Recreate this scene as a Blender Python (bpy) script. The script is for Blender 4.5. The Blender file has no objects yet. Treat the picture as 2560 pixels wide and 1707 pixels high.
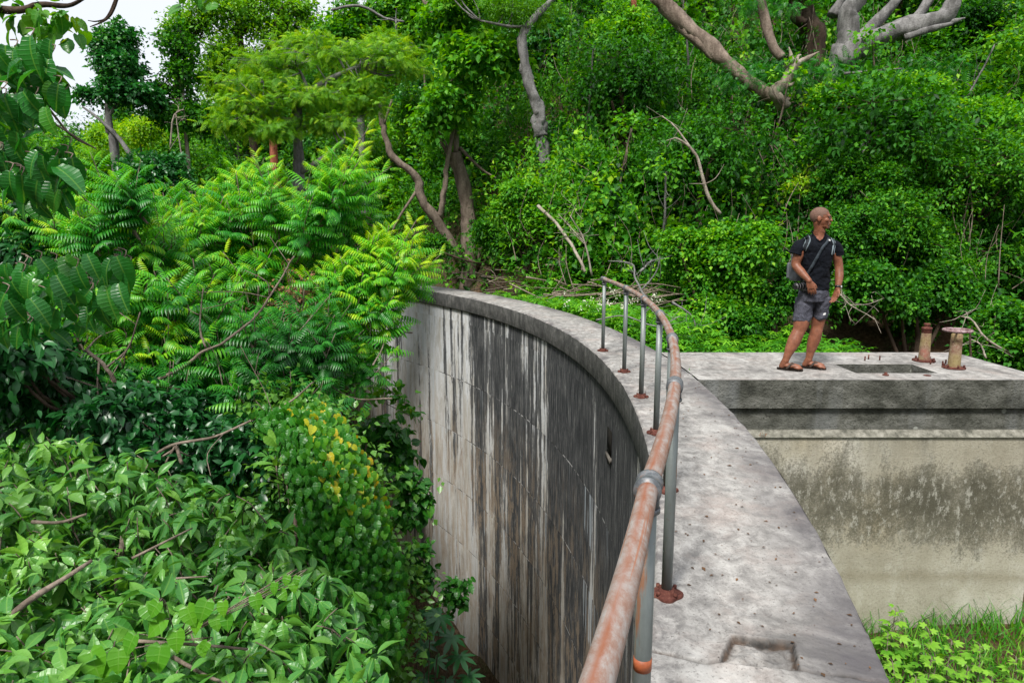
import bpy, math, random
import numpy as np
from mathutils import Vector, Matrix, noise as mnoise

sc = bpy.context.scene
col = sc.collection
R = math.radians
rng = np.random.default_rng(7)
random.seed(7)

# ------------------------------------------------------------------ camera
F_PX, EYE, PITCH = 1706.0, 1.6, R(9.37)          # focal length in photo pixels, eye height above the dam crest
cam_d = bpy.data.cameras.new('camera'); cam = bpy.data.objects.new('camera', cam_d); col.objects.link(cam)
cam_d.sensor_width = 36.0; cam_d.lens = F_PX / 2560 * 36.0
cam_d.clip_start = 0.05; cam_d.clip_end = 2000
cam.location = (0, 0, EYE); cam.rotation_euler = (R(90) - PITCH, 0, 0)
sc.camera = cam

# ------------------------------------------------------------------ sky and sun (bright overcast)
SUN_EL, SUN_AZ = R(56), R(205)
w = bpy.data.worlds.new('World'); sc.world = w; w.use_nodes = True
nt = w.node_tree; nt.nodes.clear()
wo = nt.nodes.new('ShaderNodeOutputWorld'); bg = nt.nodes.new('ShaderNodeBackground')
sky = nt.nodes.new('ShaderNodeTexSky'); sky.sky_type = 'NISHITA'; sky.sun_disc = False
sky.sun_elevation = SUN_EL; sky.sun_rotation = SUN_AZ
tc = nt.nodes.new('ShaderNodeTexCoord'); nz = nt.nodes.new('ShaderNodeTexNoise')
nz.inputs['Scale'].default_value = 2.2; nz.inputs['Detail'].default_value = 5
cr = nt.nodes.new('ShaderNodeValToRGB')
cr.color_ramp.elements[0].position = .2; cr.color_ramp.elements[0].color = (.90, .90, .90, 1)
cr.color_ramp.elements[1].position = .8; cr.color_ramp.elements[1].color = (1, 1, 1, 1)
mx = nt.nodes.new('ShaderNodeMix'); mx.data_type = 'RGBA'
nt.links.new(tc.outputs['Generated'], nz.inputs['Vector'])
nt.links.new(nz.outputs['Fac'], cr.inputs['Fac'])
nt.links.new(cr.outputs['Color'], mx.inputs[0])
nt.links.new(sky.outputs['Color'], mx.inputs[6])
mx.inputs[7].default_value = (5.5, 5.75, 6.2, 1)     # cloud deck
nt.links.new(mx.outputs[2], bg.inputs['Color'])
bg.inputs['Strength'].default_value = 0.105
nt.links.new(bg.outputs[0], wo.inputs[0])
sl = bpy.data.lights.new('sun', 'SUN'); sl.energy = 3.3; sl.angle = R(13); sl.color = (1, .96, .9)
so = bpy.data.objects.new('sun', sl); col.objects.link(so)
sd = Vector((math.sin(SUN_AZ) * math.cos(SUN_EL), math.cos(SUN_AZ) * math.cos(SUN_EL), math.sin(SUN_EL)))
so.rotation_euler = sd.to_track_quat('Z', 'Y').to_euler(); so.location = (0, 0, 30)
sc.view_settings.view_transform = 'Standard'; sc.view_settings.look = 'None'
sc.view_settings.exposure = 0.74; sc.view_settings.gamma = 1
sc.cycles.use_denoising = True
sc.cycles.max_bounces = 6; sc.cycles.diffuse_bounces = 2; sc.cycles.glossy_bounces = 2
sc.cycles.transmission_bounces = 4; sc.cycles.transparent_max_bounces = 4
sc.cycles.caustics_reflective = False; sc.cycles.caustics_refractive = False

# ------------------------------------------------------------------ helpers
CP, SP = math.cos(PITCH), math.sin(PITCH)
def ray(px, py):
    u = (px - 1280) / F_PX; v = -(py - 853.5) / F_PX
    return np.array([u, CP + v * SP, -SP + v * CP])
def at(px, py, Y):
    r = ray(px, py); return r * (Y / r[1]) + np.array([0, 0, EYE])
def onz(px, py, z=0.):
    r = ray(px, py); return r * ((z - EYE) / r[2]) + np.array([0, 0, EYE])

def tag(o, label=None, cat=None, group=None, kind=None):
    if label: o['label'] = label
    if cat: o['category'] = cat
    if group: o['group'] = group
    if kind: o['kind'] = kind
    return o
def empty(name, loc, label, cat, group=None, kind=None):
    o = bpy.data.objects.new(name, None); col.objects.link(o); o.location = [float(a) for a in loc]
    o.empty_display_size = .1
    return tag(o, label, cat, group, kind)
def link_mesh(name, me, m, parent=None, smooth=False):
    o = bpy.data.objects.new(name, me); col.objects.link(o)
    if m is not None and len(me.materials) == 0: me.materials.append(m)
    if smooth:
        me.polygons.foreach_set('use_smooth', np.ones(len(me.polygons), bool))
    if parent is not None:
        o.parent = parent
        o.matrix_parent_inverse = Matrix.Translation(-Vector(parent.location))
    return o

class MB:
    """collects numpy pieces (verts, faces of k corners, tint, uv) and links them as one mesh"""
    def __init__(s): s.V = []; s.F = []; s.T = []; s.n = 0; s.U = []
    def add(s, V, F, tint=None, uv=None):
        V = np.asarray(V, float); 
        fs = F if isinstance(F, list) and np.ndim(F[0]) == 2 else [F]
        for f in fs: s.F.append(np.asarray(f, np.int64).reshape(len(f), -1) + s.n)
        s.V.append(V); s.n += len(V)
        s.T.append(np.full(len(V), .5) if tint is None else np.broadcast_to(np.asarray(tint, float), (len(V),)))
        s.U.append(np.zeros((len(V), 2)) if uv is None else np.asarray(uv, float))
        return s
    def build(s, name, m, parent=None, smooth=False):
        me = bpy.data.meshes.new(name)
        V = np.concatenate(s.V); me.vertices.add(len(V)); me.vertices.foreach_set('co', V.astype(np.float32).ravel())
        loops = np.concatenate([f.ravel() for f in s.F]); tot = np.concatenate([np.full(len(f), f.shape[1]) for f in s.F])
        st = np.concatenate([[0], np.cumsum(tot)[:-1]])
        me.loops.add(len(loops)); me.loops.foreach_set('vertex_index', loops.astype(np.int32))
        me.polygons.add(len(tot)); me.polygons.foreach_set('loop_start', st.astype(np.int32))
        a = me.attributes.new('tint', 'FLOAT', 'POINT'); a.data.foreach_set('value', np.concatenate(s.T).astype(np.float32))
        U = np.concatenate(s.U)
        if U.any():
            ul = me.uv_layers.new(name='UVMap'); ul.data.foreach_set('uv', U[loops].astype(np.float32).ravel())
        me.update(calc_edges=True)
        return link_mesh(name, me, m, parent, smooth)

def norm(a): return a / np.maximum(np.linalg.norm(a, axis=-1, keepdims=True), 1e-9)
def catmull(P, n=6):
    P = np.asarray(P, float)
    if len(P) < 3: 
        t = np.linspace(0, 1, n + 1)[:, None]; return P[0] * (1 - t) + P[-1] * t
    Q = np.vstack([2 * P[0] - P[1], P, 2 * P[-1] - P[-2]]); out = []
    for i in range(1, len(Q) - 2):
        for k in range(n):
            t = k / n; a, b, c, d = Q[i - 1], Q[i], Q[i + 1], Q[i + 2]
            out.append(.5 * (2 * b + (c - a) * t + (2 * a - 5 * b + 4 * c - d) * t * t + (3 * b - a - 3 * c + d) * t ** 3))
    out.append(P[-1]); return np.array(out)
def tube(P, rad, seg=8, wob=0., cap=True):
    """swept tube; returns verts, [quads, tris], uv (round, along)"""
    P = np.asarray(P, float); n = len(P)
    rad = np.interp(np.linspace(0, 1, n), np.linspace(0, 1, len(rad)), rad) if np.ndim(rad) else np.full(n, rad)
    T = norm(np.gradient(P, axis=0)); a = np.array([0, 0, 1.]) if abs(T[0][2]) < .9 else np.array([1., 0, 0])
    N = norm(np.cross(T[0], a)); fr = []
    for i in range(n):
        N = norm(N - T[i] * N.dot(T[i])); fr.append((N, np.cross(T[i], N)))
    th = np.linspace(0, 2 * np.pi, seg, endpoint=False); V = []; 
    for i in range(n):
        rr = rad[i] * (1 + (wob * (np.sin(th * 2 + i * .7) * .5 + np.sin(th * 3 - i * .43) * .5 + rng.normal(0, .35, seg)) if wob else 0))
        V.append(P[i] + np.outer(np.cos(th) * rr, fr[i][0]) + np.outer(np.sin(th) * rr, fr[i][1]))
    V = np.concatenate(V); i = np.arange(n - 1)[:, None] * seg; j = np.arange(seg)[None]
    q = np.stack([i + j, i + (j + 1) % seg, i + seg + (j + 1) % seg, i + seg + j], -1).reshape(-1, 4)
    L = np.concatenate([[0], np.cumsum(np.linalg.norm(np.diff(P, axis=0), axis=1))])
    uv = np.stack([np.tile(np.arange(seg) / seg, n), np.repeat(L, seg)], -1) + 1e-4
    fs = [q]
    if cap:
        c = len(V); V = np.vstack([V, P[0], P[-1]]); uv = np.vstack([uv, uv[0], uv[-1]]); k = np.arange(seg)
        fs.append(np.stack([(k + 1) % seg, k, np.full(seg, c)], -1)); b = (n - 1) * seg
        fs.append(np.stack([b + k, b + (k + 1) % seg, np.full(seg, c + 1)], -1))
    return V, fs, uv
def box(c, h, rot=0.):
    s = np.array([[x, y, z] for x in (-1, 1) for y in (-1, 1) for z in (-1, 1)], float) * np.asarray(h)
    cs, sn = math.cos(rot), math.sin(rot); s = np.c_[s[:, 0] * cs - s[:, 1] * sn, s[:, 0] * sn + s[:, 1] * cs, s[:, 2]] + np.asarray(c)
    return s, np.array([[0, 1, 3, 2], [4, 6, 7, 5], [0, 4, 5, 1], [2, 3, 7, 6], [0, 2, 6, 4], [1, 5, 7, 3]])
def lathe(prof, c=(0, 0, 0), seg=24):
    prof = np.asarray(prof, float); th = np.linspace(0, 2 * np.pi, seg, endpoint=False); n = len(prof)
    V = np.stack([prof[:, 0, None] * np.cos(th), prof[:, 0, None] * np.sin(th), np.repeat(prof[:, 1, None], seg, 1)], -1).reshape(-1, 3) + np.asarray(c)
    i = np.arange(n - 1)[:, None] * seg; j = np.arange(seg)[None]
    return V, np.stack([i + j, i + (j + 1) % seg, i + seg + (j + 1) % seg, i + seg + j], -1).reshape(-1, 4)

# ------------------------------------------------------------------ node materials
class G:
    def __init__(s, name):
        s.m = bpy.data.materials.new(name); s.m.use_nodes = True; s.t = s.m.node_tree; s.t.nodes.clear()
        s.out = s.t.nodes.new('ShaderNodeOutputMaterial')
    def set(s, sock, v):
        if isinstance(v, bpy.types.NodeSocket): s.t.links.new(v, sock)
        elif isinstance(v, (tuple, list)) and len(v) == 3 and sock.type == 'RGBA': sock.default_value = (*v, 1)
        else: sock.default_value = v
    def n(s, typ, ins=None, **props):
        nd = s.t.nodes.new('ShaderNode' + typ)
        for k, v in props.items(): setattr(nd, k, v)
        for k, v in (ins or {}).items(): s.set(nd.inputs[k], v)
        return nd
    def noise(s, vec, scale, detail=4, rough=.55, dist=0.): return s.n('TexNoise', {'Vector': vec, 'Scale': scale, 'Detail': detail, 'Roughness': rough, 'Distortion': dist}).outputs['Fac']
    def map(s, vec, scale=(1, 1, 1), loc=(0, 0, 0)): return s.n('Mapping', {'Vector': vec, 'Scale': scale, 'Location': loc}).outputs[0]
    def ramp(s, fac, stops, interp='LINEAR'):
        nd = s.n('ValToRGB', {'Fac': fac}); e = nd.color_ramp.elements; nd.color_ramp.interpolation = interp
        while len(e) < len(stops): e.new(.5)
        for i, (p, c) in enumerate(stops):
            e[i].position = p; e[i].color = (c, c, c, 1) if not isinstance(c, tuple) else (*c, 1)
        return nd.outputs['Color']
    def math(s, op, a, b=0., c=0.): 
        nd = s.n('Math', operation=op); s.set(nd.inputs[0], a); s.set(nd.inputs[1], b); s.set(nd.inputs[2], c); return nd.outputs[0]
    def mix(s, fac, a, b, mode='MIX'):
        nd = s.n('Mix', data_type='RGBA', blend_type=mode); s.set(nd.inputs[0], fac); s.set(nd.inputs[6], a); s.set(nd.inputs[7], b); return nd.outputs[2]
    def bump(s, h, strength=.5, dist=.01, nrm=None):
        i = {'Height': h, 'Strength': strength, 'Distance': dist}
        if nrm is not None: i['Normal'] = nrm
        return s.n('Bump', i).outputs[0]
    def done(s, color, rough=.8, nrm=None, metal=0., spec=.4, extra=None):
        i = {'Base Color': color, 'Roughness': rough, 'Metallic': metal, 'Specular IOR Level': spec}
        if nrm is not None: i['Normal'] = nrm
        if extra: i.update(extra)
        b = s.n('BsdfPrincipled', i); s.t.links.new(b.outputs[0], s.out.inputs[0]); return s.m
    def obj(s): return s.n('TexCoord').outputs['Object']
    def uv(s): return s.n('TexCoord').outputs['UV']
    def sep(s, v): return s.n('SeparateXYZ', {'Vector': v}).outputs
    def geo(s): return s.n('NewGeometry').outputs['Position']

def leafmat(name, stops, rough=.42, transl=.35, spec=.5, veins=0, ribs=.10):
    g = G(name); a = g.n('Attribute', attribute_name='tint').outputs['Fac']
    rnd = g.n('ObjectInfo').outputs['Random']
    a2 = g.math('ADD', a, g.math('MULTIPLY', g.math('SUBTRACT', rnd, .5), .08))
    c = g.ramp(a2, stops); nrm = None
    if veins:
        u, v, _ = g.sep(g.uv()); au = g.math('ABSOLUTE', u)
        d = g.math('SINE', g.math('MULTIPLY', g.math('SUBTRACT', v, g.math('MULTIPLY', au, .35)), veins * 6.283))
        rib = g.math('POWER', g.math('MULTIPLY_ADD', d, .5, .5), 6.)
        mid = g.math('LESS_THAN', au, .011)
        line = g.math('MAXIMUM', g.math('MULTIPLY', mid, .6), g.math('MULTIPLY', rib, ribs))
        c = g.mix(line, c, (.16, .36, .05)); nrm = g.bump(g.math('MAXIMUM', mid, rib), .35, .003)
    p = g.n('BsdfPrincipled', {'Base Color': c, 'Roughness': rough, 'Specular IOR Level': spec})
    hs = g.n('HueSaturation', {'Hue': .485, 'Saturation': 1.1, 'Value': 1.5, 'Color': c}).outputs[0]
    tr = g.n('BsdfTranslucent', {'Color': hs})
    if nrm is not None: g.set(p.inputs['Normal'], nrm)
    mxs = g.n('MixShader', {0: transl, 1: p.outputs[0], 2: tr.outputs[0]}); g.t.links.new(mxs.outputs[0], g.out.inputs[0])
    return g.m
DK, MDG, LG, YG, YL = (.007, .050, .008), (.040, .215, .012), (.14, .42, .016), (.34, .57, .02), (.50, .46, .03)
M_far = leafmat('foliage_mixed', [(0, DK), (.45, MDG), (.75, LG), (1, YG)], .55, .38, .32)
M_gloss = leafmat('foliage_glossy', [(0, (.010, .065, .018)), (.5, (.030, .19, .035)), (1, (.11, .34, .03))], .36, .28, .55)
M_yel = leafmat('foliage_bright', [(0, (.035, .15, .010)), (.45, (.13, .37, .012)), (.8, (.30, .56, .02)), (1, (.50, .60, .03))], .5, .42, .35)
M_pin = leafmat('foliage_pinnate', [(0, (.008, .08, .014)), (.4, (.032, .26, .022)), (.7, (.13, .47, .018)), (1, (.50, .68, .02))], .36, .4, .5)
M_rib = leafmat('foliage_ribbed', [(0, (.008, .065, .014)), (.6, (.026, .19, .026)), (1, (.12, .38, .02))], .33, .34, .6, veins=9, ribs=.03)
M_heart = leafmat('foliage_heart', [(0, (.012, .085, .012)), (.5, (.035, .20, .016)), (.75, (.12, .34, .018)), (.9, (.45, .48, .02)), (1, (.60, .46, .03))], .36, .35, .5, veins=4)
M_lance = leafmat('foliage_lance', [(0, (.012, .080, .014)), (.5, (.060, .235, .035)), (1, (.22, .46, .06))], .38, .28, .6, veins=6, ribs=.03)
M_dry = leafmat('foliage_dry', [(0, (.06, .035, .02)), (.5, (.15, .08, .04)), (1, (.32, .16, .08))], .8, .1, .2)
M_grass = leafmat('grass_blades', [(0, (.02, .12, .01)), (.5, (.07, .30, .018)), (1, (.26, .50, .05))], .5, .4, .35)

def bark(name, a, b, sc_=6., warm=None):
    g = G(name); p = g.obj(); n1 = g.noise(g.map(p, (1, 1, .35)), sc_, 6, .65); n2 = g.noise(p, sc_ * 5, 4)
    c = g.mix(g.ramp(n1, [(.35, 0.), (.65, 1.)]), a, b)
    c = g.mix(g.ramp(n2, [(.45, 0.), (.75, .55)]), c, tuple(x * .45 for x in a))
    return g.done(c, .9, g.bump(g.math('ADD', n1, g.math('MULTIPLY', n2, .5)), .9, .03), spec=.2)
M_bark_grey = bark('bark_grey', (.10, .098, .095), (.26, .255, .25))
M_bark_brown = bark('bark_brown', (.10, .075, .058), (.28, .225, .18))
M_bark_dark = bark('bark_dark', (.035, .024, .018), (.10, .07, .05))
M_bark_pale = bark('bark_pale', (.38, .31, .24), (.62, .55, .46))
M_bark_red = bark('bark_red', (.20, .055, .03), (.38, .14, .08))
M_twig = bark('twig_bark', (.16, .12, .09), (.36, .30, .24), 20)

# ------------------------------------------------------------------ dam geometry (an arch curving away to the left, then a straight wing)
CX, CY, RO, WID = -17.6, 7.2, 18.75, .85
A0, A1 = -.80, .655
S0, S1 = RO * A0, RO * A1
def path(s, off):
    """point on the crest: s along the outer edge, off metres upstream of it"""
    s = np.asarray(s, float); a = np.minimum(s, S1) / RO; ex = np.maximum(s - S1, 0)
    n = np.stack([np.cos(a), np.sin(a)], -1); t = np.stack([-np.sin(a), np.cos(a)], -1)
    return np.array([CX, CY]) + n * (RO + np.asarray(off, float))[..., None] + t * ex[..., None]
def dam_off(x, y):
    """signed distance upstream of the outer edge"""
    dx, dy = x - CX, y - CY; r = np.hypot(dx, dy); a = np.arctan2(dy, dx)
    n = np.array([math.cos(A1), math.sin(A1)]); return np.where(a < A1, r, dx * n[0] + dy * n[1]) - RO

# terrain
YLX = [-200, -60, -30, -15, -8, -4.5, -2.4, -1.15, .2, 2, 6, 12, 40, 200]
YLY = [70, 44, 31, 28, 28.0, 25.5, 23, 21.2, 18.2, 16.0, 14.8, 14, 12, 10]
def terrain(x, y):
    x = np.asarray(x, float); y = np.asarray(y, float)
    yl = np.interp(x, YLX, YLY)
    cap = np.interp(x, [-60, -30, -20, -14, -9, -5, 0, 60], [3, 3.6, 4.6, 6.5, 12, 19, 26, 30])
    hill = -.3 + .8 * (y - yl)
    hill = np.where(hill > cap - 2, cap - 2 + 2 * np.tanh((hill - cap + 2) / 2), hill)
    past = (x < -8.6) | (y > 27.5)
    up = np.where(past, -9., dam_off(x, y)); hill = np.where((up < .4) & ~past & (hill < 0), hill * 2.1, hill)
    fl_up = np.interp(y, [8.2, 11.5], [-2.95, -.95]) + .12 * np.sin(x * 1.3 + y) 
    fl_dn = -11.5 + .85 * np.maximum(0, 3 - y) + .25 * np.maximum(0, -x - 5)
    k = np.clip((up - .28) / .3, 0, 1); fl = fl_dn * (1 - k) + fl_up * k
    bumps = .18 * np.sin(x * .9 + 1.3 * np.sin(y * .7)) + .14 * np.sin(y * 1.1 + x * .5) + .06 * np.sin(x * 3.1) * np.sin(y * 2.7)
    d = hill - fl; z = np.where(d > 0, hill, fl); z = z - .0 + bumps * np.clip(d, 0, 2) / 2 * 1.6
    return np.where(k > 0, np.where((up < 2.2) & (y > 9), np.minimum(z, -.35 + .45 * np.maximum(up - .9, 0)), z), z)
def hit(px, py):
    r = ray(px, py); t = np.linspace(2, 90, 1800); P = r * t[:, None] + np.array([0, 0, EYE])
    ok = P[:, 2] < terrain(P[:, 0], P[:, 1]); k = np.argmax(ok & (P[:, 1] > 12)); return P[k] if ok[k] else P[-1]

def axis(lo, hi, flo, fhi, fine):
    a = np.arange(flo, fhi + 1e-6, fine); l = []; x = flo; st = fine
    while x > lo: st *= 1.25; x -= st; l.append(x)
    h = []; x = fhi; st = fine
    while x < hi: st *= 1.25; x += st; h.append(x)
    return np.concatenate([l[::-1], a, h])
gx = axis(-400, 400, -16, 12, .25); gy = axis(-300, 500, -8, 32, .25)
X, Y = np.meshgrid(gx, gy, indexing='ij'); Z = terrain(X, Y)
i = np.arange(len(gx) - 1)[:, None] * len(gy); j = np.arange(len(gy) - 1)[None]
FQ = np.stack([i + j, i + len(gy) + j, i + len(gy) + j + 1, i + j + 1], -1).reshape(-1, 4)
g = G('forest_floor'); p = g.obj()
n1 = g.noise(p, 1.2, 8, .7); n2 = g.noise(p, 14, 6, .75); n3 = g.noise(p, .35, 3)
c = g.ramp(n2, [(.3, (.035, .024, .014)), (.5, (.105, .075, .048)), (.62, (.20, .14, .09)), (.75, (.34, .26, .18))])
c = g.mix(g.ramp(n1, [(.48, 0.), (.62, .8)]), c, (.035, .06, .018))
c = g.mix(g.ramp(n3, [(.55, 0.), (.68, .5)]), c, (.20, .085, .04))
M_floor = g.done(c, .95, g.bump(g.math('ADD', n1, n2), 1., .08), spec=.1)
tag(MB().add(np.stack([X, Y, Z], -1).reshape(-1, 3), FQ).build('ground', M_floor, smooth=True), kind='structure')
# ------------------------------------------------------------------ concrete materials
def deck_mat(name, light=1., edge=True):
    g = G(name); p = g.geo(); pm = g.map(p, (1.25, 1, 1))
    n1 = g.noise(pm, 1.5, 8, .66, .5); n2 = g.noise(pm, 9, 9, .74, .35); n3 = g.noise(p, 75, 3, .6); n4 = g.noise(g.map(p, (1, 1, 1), (9, 4, 0)), 2.4, 7, .68)
    L = lambda r, gg, b: (r * light * .90, gg * light * .915, b * light * .885)
    c = g.ramp(n2, [(.28, L(.13, .125, .125)), (.43, L(.235, .222, .218)), (.54, L(.34, .322, .316)), (.70, L(.50, .48, .472))])
    c = g.mix(g.ramp(n4, [(.50, 0.), (.68, .5)]), c, L(.40, .325, .30))
    c = g.mix(g.ramp(n1, [(.33, .8), (.47, .0)]), c, L(.115, .108, .108))
    c = g.mix(g.ramp(n1, [(.56, .0), (.68, .7)]), c, L(.56, .54, .53))
    c = g.mix(g.ramp(n3, [(.57, 0.), (.70, .7)]), c, L(.10, .09, .088))
    if edge:
        u, v, _ = g.sep(g.uv())            # v = 0 outer edge .. 1 inner edge
        wob = g.math('ADD', v, g.math('MULTIPLY', g.math('SUBTRACT', n2, .5), .55))
        e = g.ramp(wob, [(.60, 0.), (.90, .95)]); e2 = g.ramp(wob, [(-.0, .6), (.14, .0)])
        c = g.mix(g.math('MULTIPLY', g.math('MAXIMUM', e, e2), g.ramp(n1, [(.3, 1.), (.62, .25)])), c, L(.085, .078, .088))
        dt = g.n('Attribute', attribute_name='tint').outputs['Fac']
        c = g.mix(g.math('MULTIPLY', dt, g.ramp(n2, [(.35, 1.), (.75, .95)])), c, g.ramp(g.noise(p, 14, 4), [(.45, (.028, .026, .024)), (.72, (.10, .065, .045))]))
    pits = g.ramp(g.noise(p, 34, 2, .5), [(.20, 0.), (.27, 1.)])
    c = g.mix(pits, L(.09, .075, .07), c)
    return g.done(c, .9, g.bump(g.math('ADD', g.math('ADD', n2, g.math('MULTIPLY', n3, .35)), pits), .55, .012), spec=.25)
M_deck = deck_mat('deck_concrete')
M_slab = deck_mat('slab_concrete', 1., False)

g = G('stained_wall_concrete'); uvv = g.uv(); u, v, _ = g.sep(uvv)     # u = metres along, v = metres up
def stretch(su, sv, dx=0.): return g.map(uvv, (su, sv, 1), (dx, dx * .7, 0))
lf = g.math('DIVIDE', g.math('ADD', v, 2.1 + 14.5), 1.45); row = g.math('MULTIPLY', g.math('FLOOR', lf), 7.31)      # each concrete pour weathered on its own
uv2 = g.n('CombineXYZ', {0: g.math('ADD', u, row), 1: v}).outputs[0]
sA = g.noise(stretch(1., .03), 1.3, 3, .55, .0); sB = g.noise(stretch(1, .03, 5), 5.5, 6, .70); sC = g.noise(g.map(uv2, (1, .09, 1)), 20, 6, .78)
mot = g.noise(g.map(uv2, (1, .32, 1)), 3.6, 8, .74, .6); fine = g.noise(g.obj(), 30, 6, .7); sD = g.noise(g.map(uv2, (1, .16, 1)), 5., 7, .75)
big = g.noise(stretch(1, .4, 31), .30, 3, .5)
hi_ = g.n('MapRange', {'Value': v, 'From Min': -4.5, 'From Max': -1.5, 'To Min': -.06, 'To Max': .10}).outputs[0]
base = g.ramp(g.math('ADD', mot, hi_), [(.3, (.25, .22, .18)), (.44, (.39, .365, .32)), (.54, (.50, .49, .46)), (.66, (.64, .655, .67))])
base = g.mix(g.ramp(sB, [(.45, 0.), (.60, .75)]), base, (.52, .55, .575))
dk = g.math('ADD', g.math('MULTIPLY', sA, .50), g.math('ADD', g.math('MULTIPLY', sB, .34), g.math('ADD', g.math('MULTIPLY', sC, .12), g.math('MULTIPLY', sD, .20))))
near = g.n('MapRange', {'Value': u, 'From Min': 10.5, 'From Max': 1., 'To Min': -.045, 'To Max': .062}).outputs[0]
dk = g.math('ADD', dk, near)
dk = g.math('ADD', dk, g.math('MULTIPLY', g.math('SUBTRACT', big, .5), .26))
dmask = g.ramp(dk, [(.556, 0.), (.564, .85), (.60, 1.)])
dcol = g.ramp(sC, [(.38, (.014, .016, .020)), (.52, (.055, .058, .060)), (.62, (.15, .152, .15)), (.70, (.30, .30, .29))])
c = g.mix(dmask, base, dcol)
tanp = g.math('MULTIPLY', g.ramp(g.math('ADD', sD, g.math('MULTIPLY', g.math('SUBTRACT', mot, .5), .6)), [(.50, 0.), (.56, 1.)]), g.n('MapRange', {'Value': v, 'From Min': -2.2, 'From Max': -4.2}).outputs[0])
c = g.mix(g.math('MULTIPLY', tanp, .55), c, g.ramp(fine, [(.3, (.20, .15, .10)), (.6, (.36, .28, .20))]))
# pale lime runs starting under the pour lines
lift = g.math('FRACT', g.math('DIVIDE', g.math('ADD', v, 2.1 + 1.45 * 10), 1.45))      # 1 just below a line
runs = g.ramp(g.noise(stretch(1, .012, 17), 11, 2, .5), [(.57, 0.), (.60, 1.)])
zone = g.ramp(g.noise(stretch(1, .0, 23), 1.6, 3, .7), [(.52, 0.), (.56, 1.)])
runlen = g.math('GREATER_THAN', lift, g.math('MULTIPLY', g.noise(stretch(1, .0, 29), 13, 1), .95))
below = g.math('LESS_THAN', v, -2.05)
wmask = g.math('MULTIPLY', g.math('MULTIPLY', runs, zone), g.math('MULTIPLY', runlen, below))
c = g.mix(g.math('MULTIPLY', g.math('MULTIPLY', wmask, .9), g.ramp(sC, [(.35, .35), (.6, 1.)])), c, (.46, .52, .57))
# black staining and lime spots along the lines
ld = g.math('ABSOLUTE', g.math('SUBTRACT', lift, .5)); line = g.math('GREATER_THAN', g.math('ADD', ld, g.math('MULTIPLY', g.math('SUBTRACT', fine, .5), .012)), .4935)
lgate = g.ramp(g.noise(stretch(1, .9, 37), 1.1, 2), [(.42, .15), (.55, 1.)]); line = g.math('MULTIPLY', g.math('MULTIPLY', line, below), lgate)
lz = g.noise(stretch(1, .0, 41), 5, 4, .7)
c = g.mix(line, c, g.ramp(lz, [(.50, (.025, .025, .025)), (.60, (.5, .5, .5))]))
c = g.mix(g.ramp(fine, [(.55, 0.), (.8, .35)]), c, (.05, .045, .04))
hb = g.math('ADD', g.math('MULTIPLY', fine, .6), g.math('ADD', g.math('MULTIPLY', mot, .6), g.math('MULTIPLY', line, -1.2)))
M_wall = g.done(c, .88, g.bump(hb, .6, .02), spec=.25)

g = G('coping_concrete'); uvv = g.uv(); a_ = g.noise(g.map(uvv, (1, .25, 1)), 9, 7, .75); b_ = g.noise(g.obj(), 5, 7, .7); f_ = g.noise(g.obj(), 45, 4, .65)
c = g.ramp(b_, [(.32, (.055, .057, .055)), (.5, (.12, .12, .115)), (.66, (.22, .215, .205))])
c = g.mix(g.ramp(a_, [(.45, .0), (.62, .75)]), c, (.05, .051, .05)); c = g.mix(g.ramp(f_, [(.58, 0.), (.72, .5)]), c, (.33, .32, .30))
M_coping = g.done(c, .92, g.bump(g.math('ADD', b_, f_), .7, .015), spec=.2)

g = G('lichen_band_concrete'); p = g.geo(); b_ = g.noise(g.map(p, (1, 1, 1.6)), 3.2, 8, .72); f_ = g.noise(p, 38, 4, .65); sp = g.n('TexVoronoi', {'Vector': g.n('VectorMath', {0: p, 1: g.map(p, (.0, .0, .0))}, operation='ADD').outputs[0], 'Scale': 3.1, 'Randomness': 1.}).outputs['Distance']
c = g.ramp(b_, [(.3, (.024, .026, .021)), (.45, (.068, .070, .058)), (.58, (.13, .132, .115)), (.75, (.25, .25, .23))])
c = g.mix(g.ramp(f_, [(.30, .85), (.42, 0.)]), c, (.02, .02, .017))
c = g.mix(g.ramp(g.noise(g.map(p, (1, 1, .12)), 2.6, 4, .6), [(.52, 0.), (.68, .55)]), c, (.23, .24, .24))
c = g.mix(g.math('MULTIPLY', g.ramp(sp, [(.07, 1.), (.10, 0.)]), .55), c, (.38, .40, .36))
M_band = g.done(c, .93, g.bump(g.math('ADD', b_, f_), .9, .02), spec=.2)

g = G('rough_render_wall'); p = g.geo(); x, y_, z = g.sep(p)
n1 = g.noise(p, .9, 7, .62); n2 = g.noise(g.map(p, (1, 1, .55)), 3.2, 9, .78); n3 = g.noise(p, 55, 8, .8); n4 = g.noise(g.map(p, (1, 1, .16)), 2.2, 5, .6)
c = g.ramp(n1, [(.3, (.30, .275, .21)), (.5, (.43, .405, .325)), (.68, (.60, .58, .51))])
c = g.mix(g.ramp(n2, [(.5, 0.), (.72, .6)]), c, (.62, .61, .54))
c = g.mix(g.ramp(g.noise(p, .55, 3), [(.55, 0.), (.75, .5)]), c, (.46, .36, .20))
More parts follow.
